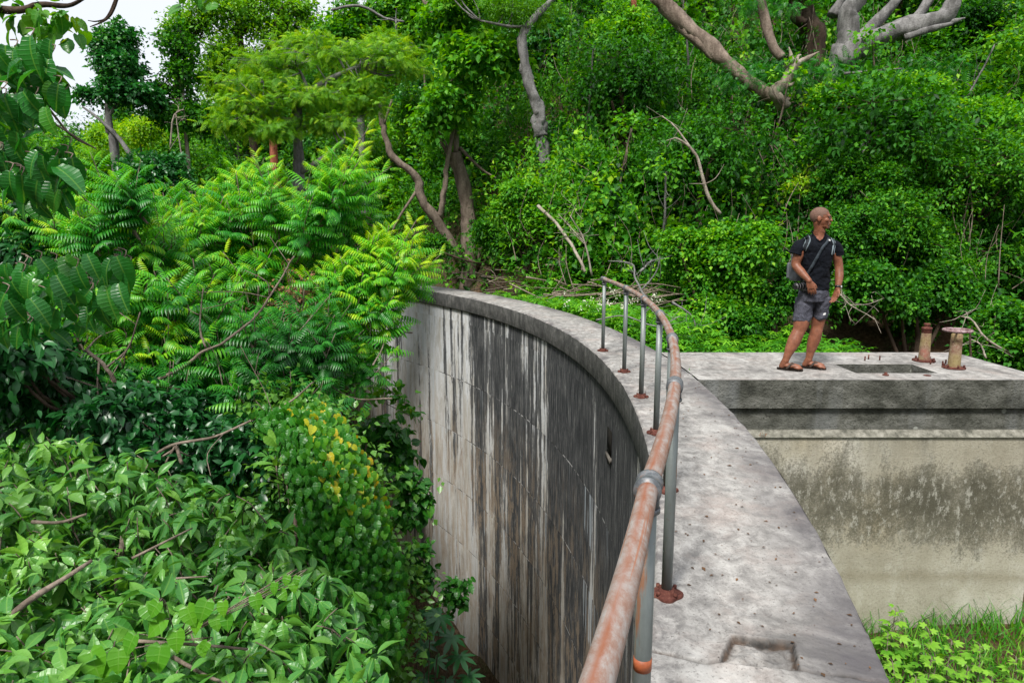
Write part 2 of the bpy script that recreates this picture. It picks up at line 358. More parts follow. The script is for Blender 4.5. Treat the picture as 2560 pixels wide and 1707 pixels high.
# black mould: heavy at mid height, hanging down in tongues
prof = g.ramp(g.n('MapRange', {'Value': z, 'From Min': -3., 'From Max': -.65}).outputs[0], [(0, .04), (.26, .06), (.38, .24), (.50, .62), (.64, .80), (.78, .74), (.90, .40), (1, .22)])
mm = g.math('ADD', g.math('ADD', prof, g.math('MULTIPLY', g.math('SUBTRACT', n2, .5), 1.7)), g.math('ADD', g.math('MULTIPLY', g.math('SUBTRACT', n4, .5), .6), g.math('MULTIPLY', g.math('SUBTRACT', n1, .5), .8)))
gr = g.math('MULTIPLY', g.math('SUBTRACT', n3, .5), 1.3); mm = g.math('ADD', mm, gr)
c = g.mix(g.ramp(mm, [(.34, 0.), (.50, .45), (.66, .72), (.95, .92)]), c, (.055, .052, .033))
c = g.mix(g.math('MULTIPLY', g.ramp(g.noise(g.map(p, (1, 1, .10)), 3.4, 5, .65), [(.50, 0.), (.66, .55)]), g.n('MapRange', {'Value': z, 'From Min': -1.3, 'From Max': -.6}).outputs[0]), c, (.12, .118, .10))
c = g.mix(g.math('MULTIPLY', g.ramp(g.math('ABSOLUTE', g.math('ADD', g.math('ADD', z, 2.28), g.math('MULTIPLY', g.math('SUBTRACT', n1, .5), .25))), [(.0, .55), (.10, .0)]), 1.), c, (.25, .22, .15))
wf = g.ramp(g.noise(g.map(p, (1, 1, .5)), 13, 8, .8), [(.53, 0.), (.60, .75)]); c = g.mix(g.math('MULTIPLY', wf, g.ramp(mm, [(.35, .15), (.6, 1.)])), c, (.47, .46, .40))
c = g.mix(g.ramp(n3, [(.50, 0.), (.66, .50)]), c, (.13, .12, .085))
c = g.mix(g.ramp(z, [(.0, .0), (.01, .0)]), c, c)
M_rough = g.done(c, .95, g.bump(g.math('ADD', n3, g.math('MULTIPLY', n2, .6)), .8, .014), spec=.15)

g = G('rusty_galvanised_pipe'); p = g.obj(); uvv = g.uv()
n1 = g.noise(g.map(p, (1, .5, 1)), 14, 9, .76, .5); n2 = g.noise(p, 60, 5, .7); u, v, _ = g.sep(uvv); run = g.noise(g.map(uvv, (9, .9, 1)), 2.2, 4, .6, .3)
c = g.ramp(n1, [(.32, (.17, .075, .05)), (.45, (.25, .155, .12)), (.56, (.30, .26, .24)), (.70, (.38, .37, .36))])
side = g.ramp(g.math('ADD', u, g.math('MULTIPLY', g.math('SUBTRACT', n1, .5), .10)), [(0.170, 0.), (0.235, .8), (0.300, .0)])
side2 = g.ramp(g.math('ADD', u, g.math('MULTIPLY', g.math('SUBTRACT', n1, .5), .10)), [(0.670, 0.), (0.735, .8), (0.800, .0)])
RC_ = (.24, .075, .030)
c = g.mix(g.ramp(run, [(.60, 0.), (.67, .7)]), c, (.30, .11, .05))
c = g.mix(g.math('MULTIPLY', g.math('MAXIMUM', side, side2), g.ramp(g.noise(g.map(uvv, (1, 1.2, 1)), 1.3, 3), [(.38, .25), (.55, 1.)])), c, RC_)
c = g.mix(g.ramp(n2, [(.6, 0.), (.75, .6)]), c, (.20, .09, .06))
M_rail = g.done(c, .6, g.bump(n2, .3, .003), metal=.1, spec=.4)
g = G('galvanised_post'); p = g.obj(); n1 = g.noise(g.map(p, (1, 1, .25)), 9, 7, .7); n2 = g.noise(p, 45, 5, .7)
c = g.ramp(n1, [(.3, (.12, .14, .138)), (.55, (.20, .228, .222)), (.75, (.29, .31, .30))])
c = g.mix(g.ramp(g.noise(g.map(p, (1, 1, .12)), 17, 5, .7), [(.60, 0.), (.67, .9)]), c, (.26, .12, .06))
c = g.mix(g.ramp(n2, [(.62, 0.), (.72, .7)]), c, (.17, .10, .07))
M_post = g.done(c, .5, g.bump(n2, .25, .003), metal=.35, spec=.5)
g = G('coupling_steel'); n2 = g.noise(g.obj(), 40, 5, .7)
M_coup = g.done(g.ramp(n2, [(.4, (.09, .10, .11)), (.58, (.18, .19, .20)), (.68, (.19, .10, .07))]), .5, g.bump(n2, .3, .003), metal=.3)
g = G('rust'); n2 = g.noise(g.obj(), 26, 7, .7)
M_rust = g.done(g.ramp(n2, [(.35, (.045, .014, .011)), (.55, (.11, .038, .028)), (.72, (.24, .12, .085))]), .85, g.bump(n2, .7, .006), spec=.2)
g = G('rusty_cast_iron'); p = g.obj(); n1 = g.noise(p, 5, 6, .65); n2 = g.noise(p, 40, 6, .75); x, y_, z = g.sep(p)
c = g.ramp(n2, [(.35, (.12, .06, .04)), (.52, (.24, .155, .105)), (.70, (.38, .30, .24))])
c = g.mix(g.ramp(n1, [(.42, 0.), (.62, .7)]), c, (.27, .23, .085)); c = g.mix(g.ramp(n1, [(.30, .8), (.42, 0.)]), c, (.32, .13, .10))
M_iron = g.done(c, .8, g.bump(n2, .6, .006), spec=.25)
g = G('flaking_pink_iron'); n2 = g.noise(g.obj(), 30, 6, .7)
M_pink = g.done(g.ramp(n2, [(.35, (.14, .065, .06)), (.52, (.29, .20, .205)), (.7, (.44, .37, .38))]), .7, g.bump(n2, .5, .005), spec=.3)

def plain(name, c, rough=.7, spec=.4, n=0., ns=40, metal=0.):
    g = G(name); k = g.noise(g.obj(), ns, 4)
    cc = g.mix(g.ramp(k, [(.35, 0.), (.7, 1.)]), tuple(a * (1 - n) for a in c), tuple(min(1, a * (1 + n)) for a in c))
    return g.done(cc, rough, g.bump(k, .2, .003), metal=metal, spec=spec)

# ------------------------------------------------------------------ dam: deck, coping, face
SEND = S1 + 9.2
dam = empty('dam_wall', (*path(np.array(0.), np.array(.4)), 0), 'tall curved concrete dam wall streaked black, tan and white, with a flat walkway along its crest', 'dam wall')
ss = np.unique(np.concatenate([np.arange(S0, SEND, .12), [SEND], np.arange(-5.45, -4.35, .0065)]))
oo = np.concatenate([[0, .006, .015], np.linspace(.03, WID - .03, 120), [WID - .015, WID - .006, WID]])
SS, OO = np.meshgrid(ss, oo, indexing='ij'); XY = path(SS, OO)
def fbm(x, y, s, o=3):
    r = 0 * x; a = 1.
    for k in range(o):
        r = r + a * np.sin(x * s * 2.1 ** k + 1.7 * np.sin(y * s * 1.3 * 2.1 ** k + k)) * np.cos(y * s * 1.7 * 2.1 ** k + 2.3 * k + np.sin(x * s * 2.1 ** k)); a *= .55
    return r
x, y = XY[..., 0], XY[..., 1]; zz = .0025 * fbm(x, y, 6) + .0012 * fbm(x, y, 31)
ed = np.minimum(OO, WID - OO); zz = zz - np.where(ed < .014, (.014 - ed) * (.9 + .5 * fbm(x, y, 9)), 0)
# sunk rectangular pocket (corners read off the crest)
pk = np.array([onz(*q)[:2] for q in [(1828, 1590), (1985, 1605), (2000, 1672), (1800, 1650)]])
def inside(x, y, poly, soft):
    d = np.full(x.shape, 9.)
    for a, b in zip(poly, np.roll(poly, -1, 0)):
        e = b - a; n = np.array([e[1], -e[0]]) / np.hypot(*e); d = np.minimum(d, (x - a[0]) * n[0] + (y - a[1]) * n[1])
    return d
dd = inside(x, y, pk, .01)
if dd.max() < .01: dd = inside(x, y, pk[::-1], .01)
dd = dd + .003 * fbm(x, y, 45)
pocket = np.clip(dd / .007, 0, 1)
zz = zz - pocket * (.030 + .008 * fbm(x, y, 25)) + .012 * np.clip((dd - .03) / .02, 0, 1) * pocket
rim = np.exp(-((dd + .012) / .014) ** 2); zz = zz + .005 * rim
# cracked cross joint through the near edge of the pocket
jl = [onz(*q)[:2] for q in [(1540, 1608), (1600, 1618), (1680, 1636), (1760, 1654), (1810, 1652), (1900, 1664), (1995, 1674), (2100, 1686), (2180, 1698), (2262, 1712)]]
jl = np.array(jl); yj = np.interp(x, jl[:, 0], jl[:, 1]); dj = np.abs(y - yj + .004 * fbm(x, y, 18)); zz = zz - .018 * np.exp(-(dj / .008) ** 2) * (x > jl[0, 0] + .0)
dirt = np.clip(1.1 * np.exp(-(dj / .007) ** 2) * (x > jl[0, 0]) * (.6 + .6 * fbm(x, y, 7)) + np.exp(-((dd - .008) / .009) ** 2) * 1.0 + .28 * pocket * (.5 + fbm(x, y, 30)), 0, 1)
V = np.stack([x, y, zz], -1).reshape(-1, 3); ni, nj = SS.shape
i = np.arange(ni - 1)[:, None] * nj; j = np.arange(nj - 1)[None]
FQ = np.stack([i + j, i + j + 1, i + nj + j + 1, i + nj + j], -1).reshape(-1, 4)
uvd = np.stack([SS, OO / WID], -1).reshape(-1, 2)
MB().add(V, FQ, dirt.ravel(), uvd).build('walkway', M_deck, dam, smooth=True)
def strip(s, prof, flip=False):
    """prof: list of (off, z); swept along the dam; returns V,F,uv(s, z)"""
    prof = np.array(prof); S_, K = np.meshgrid(s, np.arange(len(prof)), indexing='ij'); q = path(S_, prof[K, 0])
    wob = .004 * fbm(S_, prof[K, 1], 5)
    V = np.concatenate([q, prof[K, 1][..., None]], -1).reshape(-1, 3); n = len(prof)
    i = np.arange(len(s) - 1)[:, None] * n; j = np.arange(n - 1)[None]
    F = np.stack([i + j, i + n + j, i + n + j + 1, i + j + 1], -1).reshape(-1, 4)
    if flip: F = F[:, ::-1]
    return V, F, np.stack([S_, prof[K, 1]], -1).reshape(-1, 2) + 1e-4
s_ = np.arange(S0, SEND + .05, .1)
cop = MB(); cv, cf, cu = strip(s_, [(0, -.012), (-.001, -.03), (0, -.33), (.012, -.35), (.06, -.352)])
cv[:, :2] += (.004 * fbm(cu[:, 0], cu[:, 1], 8))[:, None]
cop.add(cv, cf, uv=cu)
v_, f_q, u_ = strip(s_, [(WID, -.012), (WID, -.34), (WID - .04, -.35)], True); cop.add(v_, f_q, uv=u_)
cop.build('coping', M_coping, dam)
zf = np.concatenate([[-.351], -.65 - np.arange(0, 12.5, .145)])
prof = []
for z in zf:
    k = (-z - 2.1) / 1.45; st = .012 * max(0, math.floor(k) + 1); prof.append((.06 - st * .0, z))
face = MB(); v_, f_q, u_ = strip(s_, prof); face.add(v_, f_q, uv=u_)
v_, f_q, u_ = strip(s_, [(WID - .04, -.345), (WID - .04, -13)], True); face.add(v_, f_q, uv=u_)
e0, e1 = path(np.array([SEND, SEND]), np.array([.0, WID])); 
face.add([[*e0, -.014], [*e1, -.014], [*e1, -12], [*e0, -12]], [[0, 1, 2, 3]], uv=[[1, 0], [2, 0], [2, -9], [1, -9]])
face.build('wall_face', M_wall, dam)
# small square drain opening in the face, a thin dark plate painted as its shaded inside
dsx = RO * math.asin((at(1513, 1117, 8.0)[1] - CY) / RO)
def dbox(s0, s1, z0, z1, off0, off1, mb):
    a = path(np.array([s0, s1, s1, s0]), np.array([off0, off0, off1, off1]))
    V = [[*q, z] for z in (z0, z1) for q in a]; mb.add(V, [[0, 1, 2, 3], [4, 7, 6, 5], [0, 4, 5, 1], [1, 5, 6, 2], [2, 6, 7, 3], [3, 7, 4, 0]], uv=[[.5, 0]] * 8)
M_dark = plain('hole_shade', (.015, .014, .012), .95, .1, .3)
M_pale = plain('broken_mortar', (.13, .12, .105), .95, .1, .3)
mb = MB(); dbox(dsx - .13, dsx + .13, -1.12, -.80, .050, .056, mb); mb.build('drain_opening_shade', M_dark, dam)
mb = MB(); dbox(dsx - .15, dsx + .13, -1.19, -1.12, .030, .058, mb); mb.build('drain_sill', M_pale, dam)

# ------------------------------------------------------------------ intake platform
PX0, PX1, PY0, PY1 = 1.9, 5.80, 7.15, 8.80
plat = empty('intake_platform', (3.9, 8, 0), 'flat concrete intake platform with dark lichen-covered edge band and stained rough wall below', 'platform')
hx0, hx1, hy0, hy1 = 3.86, 4.78, 7.5, 8.01
def edge_x(y): return CX + math.sqrt((RO + WID) ** 2 - (y - CY) ** 2) + .004
top = MB()
ys = [PY0, hy0, hy1, PY1]; zt = .003
V = []; F_ = []
def quad(a, b, c, d): n = len(V); V.extend([a, b, c, d]); F_.append([n, n + 1, n + 2, n + 3])
N = 10
for y0, y1 in zip(ys[:-1], ys[1:]):
    for k in range(N):
        ya, yb = y0 + (y1 - y0) * k / N, y0 + (y1 - y0) * (k + 1) / N
        quad([edge_x(ya), ya, zt], [hx0, ya, zt], [hx0, yb, zt], [edge_x(yb), yb, zt])
    if y0 != hy0: quad([hx0, y0, zt], [hx1, y0, zt], [hx1, y1, zt], [hx0, y1, zt])
    quad([hx1, y0, zt], [PX1, y0, zt], [PX1, y1, zt], [hx1, y1, zt])
top.add(V, F_, uv=None); top.build('slab_top', M_slab, plat)
def ringface(mb, x0, x1, y0, y1, z0, z1, out=True, left=True):
    q = [[x0, y0], [x1, y0], [x1, y1], [x0, y1]]
    for k in range(4):
        if k == 3 and not left: continue
        a, b = q[k], q[(k + 1) % 4]; f = [[*a, z0], [*b, z0], [*b, z1], [*a, z1]]
        mb.add(f if out else f[::-1], [[0, 1, 2, 3]])
mb = MB(); ringface(mb, hx0, hx1, hy0, hy1, -1.6, zt, False); mb.build('hatch_shaft', M_band, plat)
mb = MB(); ringface(mb, 1.9, PX1, PY0, PY1, -.31, zt - .004, left=False); mb.add([[1.9, PY0, -.31], [PX1, PY0, -.31], [PX1, PY0 + .06, -.31], [1.9, PY0 + .06, -.31]], [[0, 3, 2, 1]])
mb.build('edge_band', M_band, plat)
mb = MB(); ringface(mb, 1.9, PX1 - .05, PY0 + .05, PY1 - .05, -.56, -.31, left=False); mb.build('lower_band', M_band, plat)
g = G('worn_ledge'); k = g.noise(g.geo(), 9, 7, .7); M_ledge = g.done(g.ramp(k, [(.35, (.06, .06, .048)), (.5, (.17, .165, .135)), (.66, (.30, .29, .25))]), .9, g.bump(k, .5, .01))
mb = MB(); ringface(mb, 1.9, PX1 - .045, PY0 + .045, PY1 - .045, -.625, -.56, left=False)
mb.add([[1.9, PY0 - .02, -.63], [PX1, PY0 - .02, -.63], [PX1, PY0 + .05, -.56], [1.9, PY0 + .05, -.56]], [[0, 1, 2, 3]]); mb.build('ledge', M_ledge, plat)
mb = MB(); ringface(mb, 1.9, PX1 - .01, PY0 + .005, PY1 + .02, -4.2, -.632, left=False); mb.build('rough_wall', M_rough, plat)

# pedestals on the platform
def flange(mb, c, r, t=.018, seg=28): V, F = lathe([(0.001, 0), (r, 0), (r, t), (r * .5, t + .006), (.001, t + .006)], c, seg); mb.add(V, F)
def bolts(mb, c, r, n, h=.03, br=.012, ph=.4):
    for k in range(n):
        a = ph + 2 * math.pi * k / n; b = np.array(c) + [r * math.cos(a), r * math.sin(a), 0]
        V, F = lathe([(.001, 0), (br, 0), (br, h), (.001, h)], b, 6); mb.add(V, F)
gp = onz(2309, 903); gb = empty('capped_pedestal', gp, 'rusty iron pedestal with a stepped round cap, no wheel, back right of the platform', 'valve pedestal')
gp = np.array([gp[0], gp[1], zt])
mb = MB(); flange(mb, gp, .128); bolts(mb, gp + [0, 0, .018], .105, 4); mb.build('base_flange', M_rust, gb, True)
V, F = lathe([(.066, .02), (.063, .045), (.054, .34), (.052, .36)], gp, 28); MB().add(V, F).build('column', M_iron, gb, True)
V, F = lathe([(.052, .345), (.055, .352), (.055, .39), (.059, .394), (.059, .412), (.050, .420), (.034, .424), (.032, .440), (.038, .444), (.038, .462), (.028, .468), (.001, .470)], gp, 28)
MB().add(V, F).build('cap', M_rust, gb, True)
wp = onz(2384, 921); wb = empty('wheel_pedestal', wp, 'rusty iron valve pedestal topped with a flaking pink hand wheel, front right of the platform', 'valve pedestal')
wp = np.array([wp[0], wp[1], zt])
mb = MB(); flange(mb, wp, .122); bolts(mb, wp + [0, 0, .018], .10, 6); mb.build('base_flange', M_rust, wb, True)
V, F = lathe([(.068, .02), (.066, .045), (.060, .36), (.059, .395), (.050, .405), (.02, .41), (.02, .425)], wp, 28); MB().add(V, F).build('column', M_iron, wb, True)
hw = MB(); th = np.linspace(0, 2 * np.pi, 41); V, F, _u = tube(np.c_[wp[0] + .142 * np.cos(th), wp[1] + .142 * np.sin(th), np.full(41, wp[2] + .445)], .014, 8, cap=False); hw.add(V, F)
for k in range(5):
    a = k * 2 * math.pi / 5 + .3; d = np.array([math.cos(a), math.sin(a), 0]); V, F, _u = tube([wp + [0, 0, .436] + d * .02, wp + [0, 0, .443] + d * .138], .011, 6); hw.add(V, F)
V, F = lathe([(.001, .41), (.034, .41), (.034, .450), (.016, .458), (.001, .458)], wp, 16); hw.add(V, F); hw.build('hand_wheel', M_pink, wb, True)
def stud(px, py, label, r=.009, h=.055, group=None, lean=0.):
    c = onz(px, py); c[2] = zt; V, F, _u = tube([c - [0, 0, .01], c + [lean, 0, h]], r, 8)
    o = MB().add(V, F).build('anchor_bolt', M_rust, None, False); tag(o, label, 'bolt', group)
gA = 'three bolts behind the hatch'; gB = 'bolts between the two pedestals'
stud(2162, 902, 'thin rusted bolt behind the hatch, leftmost of three', group=gA); stud(2171, 898.5, 'thin rusted bolt behind the hatch, the rear one of three', group=gA); stud(2199, 901, 'thin rusted bolt behind the hatch, rightmost of three', group=gA)
stud(2334, 908, 'rusted bolt just right of the capped pedestal foot', group=gB, h=.06); stud(2326, 911, 'short rusted bolt in front of the capped pedestal foot', group=gB, h=.05)
stud(2356, 914, 'rusted bolt left of the wheel pedestal foot, nearer one', group=gB); stud(2364, 910.5, 'rusted bolt left of the wheel pedestal foot, farther one', group=gB)
c = onz(2214, 939); c[2] = zt; mb = MB(); V, F = lathe([(.001, 0), (.032, 0), (.034, .012), (.016, .016), (.016, .035), (.001, .036)], c, 12); mb.add(V, F)
tag(mb.build('bolt_head', M_rust, None), 'squat rusty bolt head in front of the hatch', 'bolt')
c = onz(2318, 939.5); c[2] = zt; V, F = lathe([(.001, 0), (.04, 0), (.038, .006), (.001, .007)], c, 14)
tag(MB().add(V, F).build('rust_disc', M_rust, None), 'flat rusty disc on the platform right of the bolt head', 'metal disc')

# ------------------------------------------------------------------ handrail
RC = (-17.0, 7.39, 18.27); ZR = .95
def rail_pt(y, z=ZR): return np.array([RC[0] + math.sqrt(RC[2] ** 2 - (y - RC[1]) ** 2) + .060 * max(0., 1.67 - y) - .022 * max(0., .45 - y) ** 2, y, z])
hr = empty('handrail', (*rail_pt(4.)[:2], 0), 'long rusty steel pipe handrail on bolted posts along the curved crest', 'handrail')
yy = np.linspace(-1.6, 9.02, 110); P = np.array([rail_pt(t) for t in yy]); V, F, U = tube(P, .0255, 24); MB().add(V, F, uv=U).build('top_rail', M_rail, hr, True)
M_tape = plain('orange_tape', (.36, .095, .035), .5, .5, .25)
posts = [-.75, .45, 1.66, 2.80, 4.02, 5.22, 6.40, 7.57, 8.92]
for k, y0 in enumerate(posts):
    b = rail_pt(y0, 0); V, F, U = tube([b, b + [0, 0, ZR - .03]], .0235, 18); po = MB().add(V, F, uv=U).build('post', M_post, hr, True)
    mb = MB(); th = np.linspace(0, 2 * np.pi, 28, endpoint=False); rr = .066 + .008 * np.cos(th * 4 + .6)
    pr = []; 
    for z, s in ((.0, 1), (.013, 1), (.017, .93)): pr.append(np.c_[b[0] + rr * s * np.cos(th), b[1] + rr * s * np.sin(th), np.full(28, z + .001)])
    pr.append(np.c_[b[0] + .036 * np.cos(th), b[1] + .036 * np.sin(th), np.full(28, .019)]); pr.append(np.c_[b[0] + .034 * np.cos(th), b[1] + .034 * np.sin(th), np.full(28, .034)]); pr.append(np.c_[b[0] + .024 * np.cos(th), b[1] + .024 * np.sin(th), np.full(28, .036)])
    Vf = np.concatenate(pr); i = np.arange(5)[:, None] * 28; j = np.arange(28)[None]; mb.add(Vf, np.stack([i + j, i + (j + 1) % 28, i + 28 + (j + 1) % 28, i + 28 + j], -1).reshape(-1, 4))
    bolts(mb, b + [0, 0, .014], .052, 4, .018, .009, .6); fl = mb.build('flange', M_rust, po, False); fl.parent = po; fl.matrix_parent_inverse = Matrix.Translation(-Vector(hr.location)) if False else Matrix()
    # tee fitting: sleeve on the rail, collars, stub on the post
    t = norm(rail_pt(y0 + .05) - rail_pt(y0 - .05)); c0 = rail_pt(y0)
    cp = MB(); L = .034
    V, F, _u = tube([c0 - t * L, c0 - t * L * .7, c0 - t * L * .69, c0 + t * L * .69, c0 + t * L * .7, c0 + t * L], [.035, .035, .032, .032, .035, .035], 22)
    V, F, _u = tube(np.array([c0 - t * L, c0 - t * L * .65, c0 - t * L * .6, c0 + t * L * .6, c0 + t * L * .65, c0 + t * L]), np.array([.0355, .0355, .0325, .0325, .0355, .0355]), 22); cp.add(V, F)
    V, F, _u = tube([c0 - [0, 0, .055], c0 - [0, 0, .02]], .029, 18); cp.add(V, F); V, F, _u = tube([c0 - [0, 0, .066], c0 - [0, 0, .054]], .032, 18); cp.add(V, F)
    cp.build('tee_coupling', M_coup, hr, True)
    if k == 1 or k == 2:
        V, F, _u = tube([b + [0, 0, .44 if k == 2 else .3], b + [0, 0, .475 if k == 2 else .36]], .0245, 18); tp = MB().add(V, F).build('tape', M_tape, po); tp.parent = po; tp.matrix_parent_inverse = Matrix()
e = rail_pt(9.03); V, F, _u = tube([e - [0, .02, 0], e + [0, .012, 0]], .031, 18); MB().add(V, F).build('end_cap', M_coup, hr, True)


# ================================================================== the man on the platform
from mathutils.bvhtree import BVHTree
def skin_mat(name, a, b, rough=.5):
    g = G(name); n = g.noise(g.obj(), 18, 4)
    return g.done(g.ramp(n, [(.35, a), (.65, b)]), rough, g.bump(g.noise(g.obj(), 120, 3), .12, .002), spec=.4, extra={'Subsurface Weight': .12, 'Subsurface Radius': (.012, .005, .003), 'Subsurface Scale': 1.})
M_skin = skin_mat('brown_skin', (.165, .062, .034), (.26, .100, .055)); M_lip = skin_mat('lip_skin', (.22, .07, .05), (.28, .09, .06))
M_hair = plain('shaved_hair', (.15, .085, .062), .7, .3, .2, 90)
def cloth(name, c, sc_=14, amt=.9):
    g = G(name); p = g.obj(); n1 = g.noise(g.map(p, (1, 1, .7)), sc_, 4, .55, .8); n2 = g.noise(p, 300, 2)
    return g.done(g.mix(g.ramp(n1, [(.35, 0.), (.7, 1.)]), tuple(v * .75 for v in c), tuple(v * 1.3 for v in c)), .9, g.bump(g.math('ADD', n1, g.math('MULTIPLY', n2, .06)), amt, .03), spec=.15)
M_shirt = cloth('black_cotton', (.0055, .007, .011)); M_shorts = cloth('grey_cotton', (.075, .077, .098), 20)
M_strap = plain('dark_webbing', (.022, .026, .032), .8, .2, .3); M_pipe = plain('grey_piping', (.16, .20, .22), .8, .2, .2); M_bag = cloth('grey_nylon', (.13, .14, .155), 10, .6)
M_blk = plain('black_plastic', (.012, .012, .013), .35, .5, .2); M_sil = plain('silver', (.45, .45, .46), .35, .5, .1, metal=.7); M_sandal = plain('brown_leather', (.055, .040, .032), .7, .3, .3); M_white = plain('white_print', (.7, .7, .7), .6, .3, .05)
YM = 7.76
def J(a, b, dy=0.): return at(a, b, YM + dy)
fw = norm(np.array([.42, -.90, 0])); sd_ = np.array([-fw[1], fw[0], 0.])          # facing, and towards his left (picture right)
def loft(rings, seg=28, side=sd_, front=fw, pw=2.4):
    """rings: (centre, half width, half depth); superellipse sections, closed"""
    th = np.linspace(0, 2 * np.pi, seg, endpoint=False); c, s = np.cos(th), np.sin(th)
    cx, sx = np.sign(c) * np.abs(c) ** (2 / pw), np.sign(s) * np.abs(s) ** (2 / pw)
    C_ = catmull([r[0] for r in rings], 5); W_ = np.interp(np.linspace(0, len(rings) - 1, len(C_)), np.arange(len(rings)), [r[1] for r in rings]); D_ = np.interp(np.linspace(0, len(rings) - 1, len(C_)), np.arange(len(rings)), [r[2] for r in rings])
    V = np.concatenate([q + np.outer(cx * a, side) + np.outer(sx * b, front) for q, a, b in zip(C_, W_, D_)]); n = len(C_)
    i = np.arange(n - 1)[:, None] * seg; j = np.arange(seg)[None]; q = np.stack([i + j, i + (j + 1) % seg, i + seg + (j + 1) % seg, i + seg + j], -1).reshape(-1, 4)
    V = np.vstack([V, C_[0], C_[-1]]); k = np.arange(seg); e = n * seg; b = (n - 1) * seg
    return V, [q, np.stack([(k + 1) % seg, k, np.full(seg, e)], -1), np.stack([b + k, b + (k + 1) % seg, np.full(seg, e + 1)], -1)]
def ell(c, r, f=(1, 0, 0), seg=18):
    f = norm(np.array(f, float)); s = np.array([-f[1], f[0], 0.]); 
    if np.linalg.norm(s) < .1: s = np.array([0, 1., 0])
    s = norm(s); u = np.cross(f, s); ph = np.linspace(.001, math.pi - .001, 12); th = np.linspace(0, 2 * np.pi, seg, endpoint=False)
    P = np.stack([np.sin(ph)[:, None] * np.cos(th) * r[0], np.sin(ph)[:, None] * np.sin(th) * r[1], np.cos(ph)[:, None] * np.ones(seg) * r[2]], -1).reshape(-1, 3)
    V = np.asarray(c) + P[:, :1] * f + P[:, 1:2] * s + P[:, 2:] * (u if abs(u[2]) > .1 else UP); i = np.arange(11)[:, None] * seg; j = np.arange(seg)[None]
    return V, np.stack([i + j, i + seg + j, i + seg + (j + 1) % seg, i + (j + 1) % seg], -1).reshape(-1, 4)
def chain(mb, pts, rad, seg=14, n=6):
    V, F, U = tube(catmull(pts, n), rad, seg); mb.add(V, F); mb.add(*ell(pts[0], (rad[0],) * 3)); mb.add(*ell(pts[-1], (rad[-1],) * 3))
UP = np.array([0, 0, 1.])
def fuse(mb, name, m, parent, vox=.006, it=4):
    o = mb.build(name + '_src', m, None); md = o.modifiers.new('r', 'REMESH'); md.mode = 'VOXEL'; md.voxel_size = vox
    s_ = o.modifiers.new('s', 'SMOOTH'); s_.iterations = it; s_.factor = .5
    me = bpy.data.meshes.new_from_object(o.evaluated_get(bpy.context.evaluated_depsgraph_get())); bpy.data.objects.remove(o); me.name = name
    if not len(me.materials): me.materials.append(m)
    return link_mesh(name, me, m, parent, True)
fR, fL = onz(1963, 925), onz(2029, 921)
man = empty('person', (fR + fL) / 2, 'standing person with shaved head, black v-neck shirt, grey shorts and flip-flops, looking to the right', 'person')
B = MB()
torso = [(J(2034, 752), .13, .10), (J(2034, 735), .160, .115), (J(2037, 700), .150, .108), (J(2040, 660), .160, .115), (J(2043, 628), .180, .120), (J(2044, 608), .180, .100), (J(2046, 597), .13, .075), (J(2047, 588), .085, .062), (J(2048, 582), .06, .06)]
B.add(*loft(torso))
kn = {}
for hip, knee, calf, shin, ank, foot, nm in [((2014, 748), (2002, 812), (1992, 838), (1973, 878), (1964, 900), fR, 'R'), ((2052, 745), (2045, 803), (2040, 832), (2027, 876), (2022, 898), fL, 'L')]:
    dy = foot[1] - YM; d0 = .0 if nm == 'R' else .03
    chain(B, [J(*hip, d0 * .5), J(*knee, (d0 + dy) * .5), J(*calf, dy * .7), J(*shin, dy), J(*ank, dy)], [.080, .086, .068, .074, .046, .037] if nm == 'R' else [.080, .080, .064, .070, .044, .037], 18)
    fd = norm(np.array([.86, -.50, 0])); a = J(*ank, dy); heel = np.array([a[0], a[1], .045]) - fd * .035
    chain(B, [a, (a + heel) / 2, heel], [.040, .038, .034], 14)
    toe = heel + fd * .205; B.add(*ell(heel + fd * .10 + UP * .012, (.105, .040, .030), fd)); B.add(*ell(heel + fd * .165 - UP * .005, (.055, .044, .020), fd)); sdf = np.array([-fd[1], fd[0], 0])
    for k, (o_, l_, r_2) in enumerate([(.030, .045, .015), (.012, .044, .0105), (-.004, .038, .010), (-.018, .030, .0095), (-.031, .020, .009)]):
        sg = 1 if nm == 'R' else -1; p0 = heel + fd * .165 + sdf * o_ * sg - UP * .012; chain(B, [p0, p0 + fd * (l_ * .6) + UP * .003, p0 + fd * l_ - UP * .004], [r_2, r_2, r_2 * .9], 8, 3)
    kn[nm] = (heel, fd, sdf)
# arms and hands
def hand(w, d, side, front, curl, thumb_side, sc_=1.):
    """w wrist, d direction of the fingers, side across the palm, front = palm normal"""
    d, side, front = norm(d), norm(side), norm(front); B.add(*loft([(w - d * .01, .027, .020), (w + d * .03, .038, .019), (w + d * .065, .044, .017), (w + d * .092, .041, .014)], 16, side, front, 2.2))
    for k, (o_, L) in enumerate([(.033, .072), (.011, .082), (-.011, .077), (-.032, .060)]):
        b = w + d * .085 + side * o_; c1 = b + d * L * .45 + front * curl * L * .15 + side * o_ * .12; c2 = c1 + d * L * .32 + front * curl * L * .33; c3 = c2 + d * L * .2 + front * curl * L * .38
        chain(B, [b, c1, c2, c3], [.0100, .0098, .0088, .0075], 8, 3)
    b = w + d * .028 + side * thumb_side * .030; chain(B, [b, b + side * thumb_side * .022 + d * .032 + front * .010, b + side * thumb_side * .026 + d * .062 + front * .018], [.014, .0115, .009], 8, 3)
shR, elR, wrR = J(2004, 615, -.02), J(1990, 662, -.03), J(2023, 702, -.19)
chain(B, [shR, (shR + elR) / 2 + [-.004, 0, 0], elR, (elR + wrR) / 2 + [-.008, 0, 0], wrR], [.056, .058, .049, .046, .030], 16)
